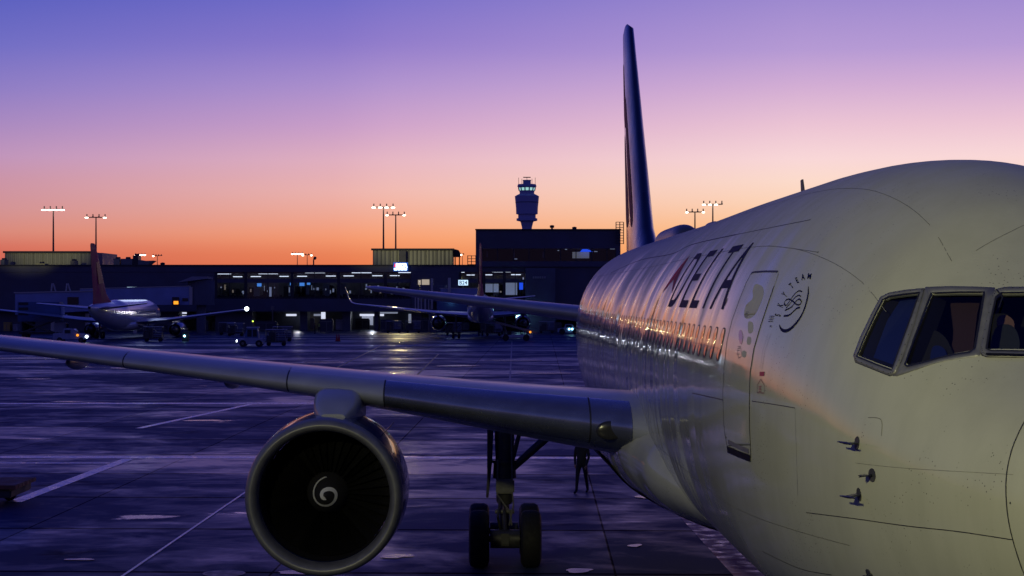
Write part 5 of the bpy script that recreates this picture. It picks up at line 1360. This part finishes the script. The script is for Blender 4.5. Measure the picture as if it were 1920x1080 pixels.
# pick-up truck, nose to the right
t_ = loc_thing('pickup_truck', 'dark blue pickup truck with headlamp and amber light lit under the left parked airplane', 'pickup truck', 138, 642)
bm = NB(); prism(bm, [(-2.6,.45),(1.9,.45),(2.0,.75),(1.85,1.08),(.75,1.22),(.1,1.85),(-1.15,1.9),(-1.3,1.25),(-2.6,1.22)], -.95, .95)
obj('truck_body', bm, blue_p, t_); B(t_, 'side_window', [(-1.0,-.2,-.975,-.955,1.25,1.72)], glassd, 0)
bm = NB(); prism(bm, [(.74,1.245),(.80,1.23),(.17,1.84),(.10,1.84)], -.8, .8); obj('windscreen', bm, glassd, t_)
bm = NB(); bmesh.ops.create_icosphere(bm, subdivisions=2, radius=.20, matrix=Matrix.Translation((1.95,-.85,.80))); obj('headlight', bm, head_e, t_)
bm = NB(); bmesh.ops.create_icosphere(bm, subdivisions=2, radius=.17, matrix=Matrix.Translation((.75,-1.0,1.0))); obj('amber_marker', bm, amber_e, t_)
for x in (-1.7,1.2):
    for y in (-.85,.85):
        bm = NB(); revolve(bm, [(-.12,.2),(-.12,.36),(.12,.36),(.12,.2)], (x,y,.36), 'Y', 20); w0 = obj('wheel', bm, black, t_, True, 40); bm = NB(); revolve(bm, [(-.13,.18),(.13,.18)], (x,y,.36), 'Y', 12); obj('rim', bm, gear_m, w0)
# catering truck with raised box
t_ = loc_thing('catering_truck', 'high-lift catering truck with raised blue-grey box left of the maroon tail fin', 'truck', 74, 634)
s_ = (F*CZ/(634-PY0))/F; z = lambda py: CZ-(py-PY0)*s_
B(t_, 'cargo_box', [(-41*s_, 38*s_, 0, 2.5, z(603), z(566))], mat('catering_box_blue', (.05,.12,.27), .45, noise=(.6,.2)))
B(t_, 'dark_panel', [(-39*s_, -21*s_, -.03, -.002, z(572+k*9.5), z(567+k*9.5)) for k in range(3)], frame_t, 0)
B(t_, 'chassis', [(-3.2,3.2,.3,2.2,.6,.95)], frame_t); B(t_, 'cab', [(2.2,3.9,.2,2.3,.7,2.3)], blue_p, .12); B(t_, 'cab_window', [(3.91,3.93,.5,2.0,1.4,2.1)], glassd, 0)
bm = NB()
for y in (.5,2.0): tube(bm, [(-2.6,y,.9),(1.6,y,z(603))], .1, 6); tube(bm, [(1.6,y,.9),(-2.6,y,z(603))], .1, 6)
obj('scissor_lift', bm, gear_w, t_)
for x in (-2.3,2.6):
    for y in (.3,2.2):
        bm = NB(); revolve(bm, [(-.15,.2),(-.15,.45),(.15,.45),(.15,.2)], (x,y,.45), 'Y', 20); obj('wheel', bm, black, t_, True, 40)
B(t_, 'side_step', [(38*s_, 47*s_, .5, 2.0, z(592), z(590)), (38*s_,42*s_,.5,2.0,z(590),z(573))], mat('pale_step', (.35,.42,.55), .5))
# baggage tractor heading left and its carts
t_ = loc_thing('baggage_tractor', 'baggage tractor with closed cab and bright headlamps facing left, towing carts', 'baggage tractor', 471, 650)
bm = NB(); prism(bm, [(-1.65,.35),(1.5,.35),(1.5,1.05),(.35,1.1),(-.75,1.1),(-.9,1.0),(-1.65,.95)], -.75, .75); obj('tractor_body', bm, blue_p, t_)
bm = NB(); prism(bm, [(-.75,1.1),(-.42,2.3),(.85,2.35),(1.0,1.1)], -.7, .7); cb_ = obj('cab', bm, mat('cab_frame_blue', (.06,.13,.28), .4), t_)
B(cb_, 'cab_window', [(-.40,.15,-.72,-.705,1.25,2.15),(.28,.8,-.72,-.705,1.25,2.15)], glassd, 0); B(cb_, 'cab_roof', [(-.55,1.0,-.78,.78,2.34,2.45)], mat('pale_blue_roof', (.35,.42,.55), .5))
bm = NB(); tube(bm, [(.2,0,2.45),(.2,0,3.1)], .04, 6); obj('beacon_pole', bm, gear_w, t_); bm = NB(); bmesh.ops.create_icosphere(bm, subdivisions=1, radius=.10, matrix=Matrix.Translation((.2,0,3.15))); obj('beacon', bm, green_e, t_)
for x, y, r_ in ((-1.68,-.5,.20),(-1.68,.45,.14)):
    bm = NB(); bmesh.ops.create_icosphere(bm, subdivisions=2, radius=r_*.7, matrix=Matrix.Translation((x,y,.72))); obj('headlight', bm, head_e, t_)
for x in (-.95,1.05):
    for y in (-.72,.72):
        bm = NB(); revolve(bm, [(-.14,.18),(-.14,.42),(.14,.42),(.14,.18)], (x,y,.42), 'Y', 20); w0 = obj('wheel', bm, black, t_, True, 40); bm = NB(); revolve(bm, [(-.15,.17),(.15,.17)], (x,y,.42), 'Y', 12); obj('rim', bm, gear_w, w0)
def cart(px, py, lab, first=None):
    if first: return dup(first, gl(px, py), None, lab)
    c = loc_thing('baggage_cart', lab, 'baggage cart', px, py, 0, 'baggage carts on the apron')
    B(c, 'deck', [(-1.35,1.35,-.75,.75,.42,.55)], gear_m); B(c, 'canopy', [(-1.35,1.35,-.78,.78,1.98,2.08)], mat('cart_canopy', (.28,.32,.42), .5))
    for x in (-1.3,0,1.3):
        for y in (-.72,.72): obj('cart_post', tube(NB(), [(x,y,.55),(x,y,1.98)], .04, 6), gear_w, c)
    obj('tow_bar', tube(NB(), [(-1.35,0,.5),(-2.0,0,.45)], .04, 6), gear_w, c)
    B(c, 'baggage', [(-1.2,-.5,-.6,.6,.55,1.3),(-.45,.3,-.6,.6,.55,1.6),(.35,1.2,-.6,.6,.55,1.25),(-.9,.1,-.5,.5,1.3,1.7)], crate_b)
    B(c, 'curtain_slat', [(.1,1.25,-.775,-.765,.7+k*.22,.78+k*.22) for k in range(6)], mat('cart_slat', (.20,.25,.38), .5), 0)
    for x in (-.95,.95):
        for y in (-.6,.6): bm = NB(); revolve(bm, [(-.07,.1),(-.07,.22),(.07,.22),(.07,.1)], (x,y,.22), 'Y', 16); obj('wheel', bm, black, c, True)
    return c
c0 = cart(518, 648, 'covered baggage cart coupled right behind the tractor with bright headlamps')
cart(530, 640, 'second covered baggage cart, partly hidden beyond the one behind the tractor', c0)
cart(442, 630, 'baggage cart standing beyond the tractor to its left', c0)
cart(738, 624, 'baggage cart under the left wing of the B24 airplane', c0); cart(775, 624, 'baggage cart between the left engine of the B24 airplane and another cart', c0)
cart(1025, 625, 'baggage cart near the big airliner tail side, right of the belt loader', c0)
# containers
def container(px, py, w, h, m, lab, lit=None):
    o = loc_thing('cargo_container', lab, 'container', px, py, 0, 'containers under the terminal'); s_ = (F*CZ/(py-PY0))/F
    bm = NB(); W_, H_ = w*s_/2, h*s_; prism(bm, [(-W_,.15),(W_,.15),(W_,H_*.85),(W_*.82,H_),(-W_,H_)], -.9, .9); obj('container_shell', bm, m, o)
    B(o, 'door_frame', [(-W_*.9,W_*.75,-.93,-.905,.3,.38),(-W_*.9,W_*.75,-.93,-.905,H_*.8,H_*.84),(-.04,.04,-.93,-.905,.4,H_*.78)], gear_w, 0); return o
container(613, 625, 24, 27, crate_b, 'black cargo container with angled top left of the two cones')
container(643, 620, 25, 21, crate_g, 'light grey cargo container just right of the black one')
container(582, 619, 16, 23, mat('container_lilac', (.22,.21,.28), .6), 'lilac grey container left of the black cargo container')
container(680, 619, 26, 22, crate_b, 'dark container right of the light grey container'); container(702, 614, 16, 24, mat('container_ribbed', (.24,.24,.28), .6), 'pale ribbed container at the right of the dark one')
container(548, 616, 18, 24, crate_b, 'dark container at the left end of the lit bay'); container(793, 622, 24, 26, crate_b, 'dark crate beside the left engine of the B24 airplane')
container(15, 622, 12, 18, mat('container_yellow', (.45,.30,.06), .6), 'yellow bin near the left edge below the boarding bridge'); container(31, 622, 8, 14, crate_g, 'pale small bin right of the yellow one')
container(500, 622, 40, 20, crate_b, 'low wide dark container behind the baggage tractor cab')
# cones
def cone(px, py, lab, h_=1.0, first=None):
    if first: return dup(first, gl(px, py), None, lab)
    c = loc_thing('traffic_cone', lab, 'traffic cone', px, py, 0, 'red cones on the far apron'); bm = NB(); revolve(bm, [(.04,.20),(h_*.5,.12),(h_,.04)], (0,0,0), 'Z', 16); obj('cone_body', bm, mat('cone_red', (.40,.025,.02), .6), c, True, 40)
    B(c, 'cone_base', [(-.26,.26,-.26,.26,0,.05)], black, 0); return c
cn = cone(631.5, 640, 'left red traffic cone of the pair on the open apron'); cone(635.5, 640, 'right red traffic cone of the pair on the open apron', first=cn)
# belt loader under the right-hand side of the B24 airplane
t_ = loc_thing('belt_loader', 'belt loader with raised conveyor and amber lamp under the B24 airplane right wing', 'belt loader', 968, 639)
B(t_, 'chassis', [(-2.1,2.3,-.9,.9,.45,.85)], blue_p); bm = NB(); prism(bm, [(-3.0,2.5),(-2.8,2.75),(3.0,1.25),(2.9,1.0)], -.45, .45); obj('conveyor', bm, gear_w, t_)
bm = NB(); tube(bm, [(-1.2,0,.85),(-1.8,0,2.2)], .07, 8); tube(bm, [(1.4,0,.85),(1.6,0,1.3)], .07, 8); tube(bm, [(-3.0,-.5,3.2),(3.0,-.5,1.7)], .04, 6); obj('conveyor_strut', bm, gear_m, t_)
B(t_, 'driver_seat', [(-1.2,-.7,-.85,-.45,.85,1.3)], black)
bm = NB(); bmesh.ops.create_icosphere(bm, subdivisions=2, radius=.16, matrix=Matrix.Translation((1.95,-.9,1.25))); obj('amber_lamp', bm, amber_e, t_)
for x in (-1.5,1.4):
    for y in (-.85,.85): bm = NB(); revolve(bm, [(-.14,.18),(-.14,.46),(.14,.46),(.14,.18)], (x,y,.46), 'Y', 20); obj('wheel', bm, black, t_, True, 40)
# pushback tractor with twin lamps
t_ = loc_thing('pushback_tractor', 'low pushback tractor with a pair of pale blue lamps lit near the big airliner tail', 'tractor', 1066, 627)
bm = NB(); prism(bm, [(-1.8,.35),(1.8,.35),(1.8,1.0),(.9,1.1),(.6,1.7),(-.5,1.7),(-.7,1.1),(-1.8,1.0)], -1, 1); obj('tractor_body', bm, blue_p, t_); B(t_, 'cab_window', [(-.45,.5,-1.02,-1.003,1.15,1.6)], glassd, 0)
for x in (.25,.75): bm = NB(); bmesh.ops.create_icosphere(bm, subdivisions=2, radius=.15, matrix=Matrix.Translation((x-.2,-1.05,.9))); obj('headlight', bm, cyan_e, t_)
for x in (-1.1,1.1): bm = NB(); revolve(bm, [(-.15,.2),(-.15,.5),(.15,.5),(.15,.2)], (x,-.9,.5), 'Y', 20); obj('wheel', bm, black, t_, True, 40)
# added cart, its glowing panels stand for white panels lit by a lamp
t_ = loc_thing('added_glow_cart', 'added wheeled mast with two glowing panels, standing for lit white panels by the B24 airplane', 'added light', 982, 622)
B(t_, 'cart_base', [(-.8,.8,-.5,.5,.3,.8)], gear_m); bm = NB(); tube(bm, [(0,0,.8),(0,0,3.2)], .06, 8); obj('cart_mast', bm, gear_m, t_)
bm = NB(); prism(bm, [(-1.4,2.5),(-.5,2.6),(-.6,3.15),(-1.3,3.0)], -.1, .05); prism(bm, [(-.2,3.0),(.6,3.2),(.5,3.6),(-.15,3.4)], -.1, .05); obj('glow_panel', bm, cyan_e, t_)
for x in (-.6,.6): bm = NB(); revolve(bm, [(-.08,.1),(-.08,.3),(.08,.3),(.08,.1)], (x,-.5,.3), 'Y', 16); obj('wheel', bm, black, t_, True)
# apron beacon box
t_ = loc_thing('apron_beacon', 'black beacon box with pale green-blue lamp right of the left parked airplane engine', 'beacon', 348, 640)
B(t_, 'beacon_case', [(-.45,.45,-.3,.3,0,1.4)], crate_b); bm = NB(); bmesh.ops.create_icosphere(bm, subdivisions=2, radius=.15, matrix=Matrix.Translation((-.1,-.34,.75))); obj('beacon_lamp', bm, cyan_e, t_)
t_ = loc_thing('lamp_post', 'slim apron post with a small pale box head above the baggage carts', 'post', 511, 622)
bm = NB(); tube(bm, [(0,0,0),(0,0,3.9)], .09, 8); obj('post_shaft', bm, gear_w, t_); B(t_, 'post_head', [(-.3,.3,-.2,.2,3.9,4.6)], gear_w)
# dolly cut by the left edge of the photo
t_ = thing('cargo_dolly', 'flat cargo dolly with brown plank deck at the left edge of the near apron', 'dolly', (-20.6, 41.4, 0))
B(t_, 'deck', [(-2.0,1.95,-1.3+.42*k,-1.3+.42*k+.38,.56,.68) for k in range(6)], mat('brown_planks', (.17,.07,.05), .7, noise=(3,.3)), .01); B(t_, 'dolly_frame', [(-2.0,1.8,-1.2,1.2,.30,.55)], crate_b)
bm = NB(); tube(bm, [(1.25,-.9,.68),(1.25,-.9,1.25)], .05, 8); tube(bm, [(1.25,-.9,1.3),(.4,-.9,1.3)], .12, 8); obj('dolly_handle', bm, crate_b, t_)
for x in (-1.2,1.2):
    for y in (-1.0,1.0): bm = NB(); revolve(bm, [(-.08,.08),(-.08,.2),(.08,.2),(.08,.08)], (x,y,.2), 'Y', 16); obj('wheel', bm, black, t_, True)
# red service cart under the airliner's belly, mostly below the frame
t_ = thing('service_cart', 'dark red service cart peeking out below the airliner belly at the bottom edge', 'cart', (.15, 8.2, 0))
bm = NB(); prism(bm, [(-.75,.3),(.75,.3),(.75,.95),(.45,1.10),(-.6,1.16),(-.75,1.05)], -.45, .45); obj('cart_body', bm, mat('service_red', (.30,.03,.02), .45, noise=(3,.3)), t_)
for x in (-.5,.5):
    for y in (-.4,.4): bm = NB(); revolve(bm, [(-.06,.08),(-.06,.2),(.06,.2),(.06,.08)], (x,y,.2), 'Y', 16); obj('wheel', bm, black, t_, True)
# manhole
p = gpt(420, 1076); bm = NB(); bmesh.ops.create_circle(bm, segments=40, radius=.42, cap_ends=True, matrix=Matrix.Translation((p.x,p.y,.012))); mh = obj('manhole_cover', bm, gear_m); mh['kind'] = 'structure'
bm = NB(); revolve(bm, [(.013,.42),(.016,.47)], (p.x,p.y,0), 'Z', 40)
for f in [f for f in bm.faces if len(f.verts) > 8]: bm.faces.remove(f)
o = obj('manhole_ring', bm, gear_w, mh)

# more of the airfield's lit masts, left of the picture (mirrored in the airliner's skin)
for k, (x, y, h_) in enumerate(((-190,330,20),(-240,300,14),(-300,330,17),(-330,240,12),(-420,260,16),(-430,150,13),(-480,60,15))):
    d_ = y - CY; mast(PX0+(x-CX)*F/d_, PY0-(h_-CZ)*F/d_, d_, 4, 5*F/d_, 'lit floodlight mast number %s beyond the left edge of the photo' % ('one two three four five six seven'.split()[k]), (0,1,2,3), 1.4*F/d_)

# standing water on the near apron
water = mat('puddle_water', (.012,.014,.04), .22, spec=.20, bump=(6,.5,.01))
rp = random.Random(9)
for cx_, cy_, w_, h_ in ((742,1044,72,9),(1212,933,50,6),(1190,1024,34,6),(1085,1071,70,9),(60,672,150,5),(250,690,110,4),(960,676,120,3.2),(860,686,90,3.0),(150,1050,60,5),(560,1075,110,8),(1020,700,120,3)):
    n = 26; pts = []
    ph = [rp.uniform(0,6.28) for _ in range(4)]
    for k in range(n):
        a = 2*math.pi*k/n; r_ = .80 + .16*math.sin(2*a+ph[0])+.10*math.sin(3*a+ph[1])+.05*math.sin(5*a+ph[2])
        pts.append(gpt(cx_+w_/2*r_*math.cos(a), cy_+h_/2*r_*math.sin(a)))
    bm = NB(); c_ = sum(pts, Vector())/n; cv = bm.verts.new((c_.x, c_.y, .02)); vs = [bm.verts.new((p.x, p.y, .02)) for p in pts]
    for k in range(n): bm.faces.new((vs[k], vs[(k+1)%n], cv))
    struct('puddle', bm, water)
# lit odds and ends inside the concourse
rq = random.Random(21)
for k in range(34):
    x = rq.uniform(404,768) if k < 28 else rq.uniform(905,985); y0 = rq.uniform(532,546); w_ = rq.uniform(.8,3.5); h_ = rq.uniform(2,10)
    yy = YT+rq.uniform(3,6.2)
    tpart('lit_fitting', lambda b: box(b, TX(x), TX(x+w_), yy, yy+.1, TZ(min(557,y0+h_)), TZ(y0)), cool_e if k % 4 else mat('dim_warm_room', (1,1,1), emit=(.5,.36,.2), es=.3))
for k, (px, w_, h_) in enumerate(((100,30,12),(215,22,16),(250,18,12),(300,26,14),(380,22,20),(405,12,15),(725,22,22),(748,16,16),(810,14,24),(870,20,16),(910,18,20),(935,14,16),(1042,22,20))):
    container(px, 621+rq.uniform(-2,3), w_, h_, (crate_b, crate_b, mat('container_lilac'))[k % 3], 'one of the dark boxes and bins crowding the row beneath the terminal')
for px, py, lab in ((426,628,'baggage cart next to the one left of the tractor'),(288,640,'baggage cart under the right wing of the left parked airplane'),(850,629,'baggage cart by the left main wheels of the B24 airplane'),(925,630,'baggage cart between the belly and right engine of the B24 airplane')): cart(px, py, lab, c0)
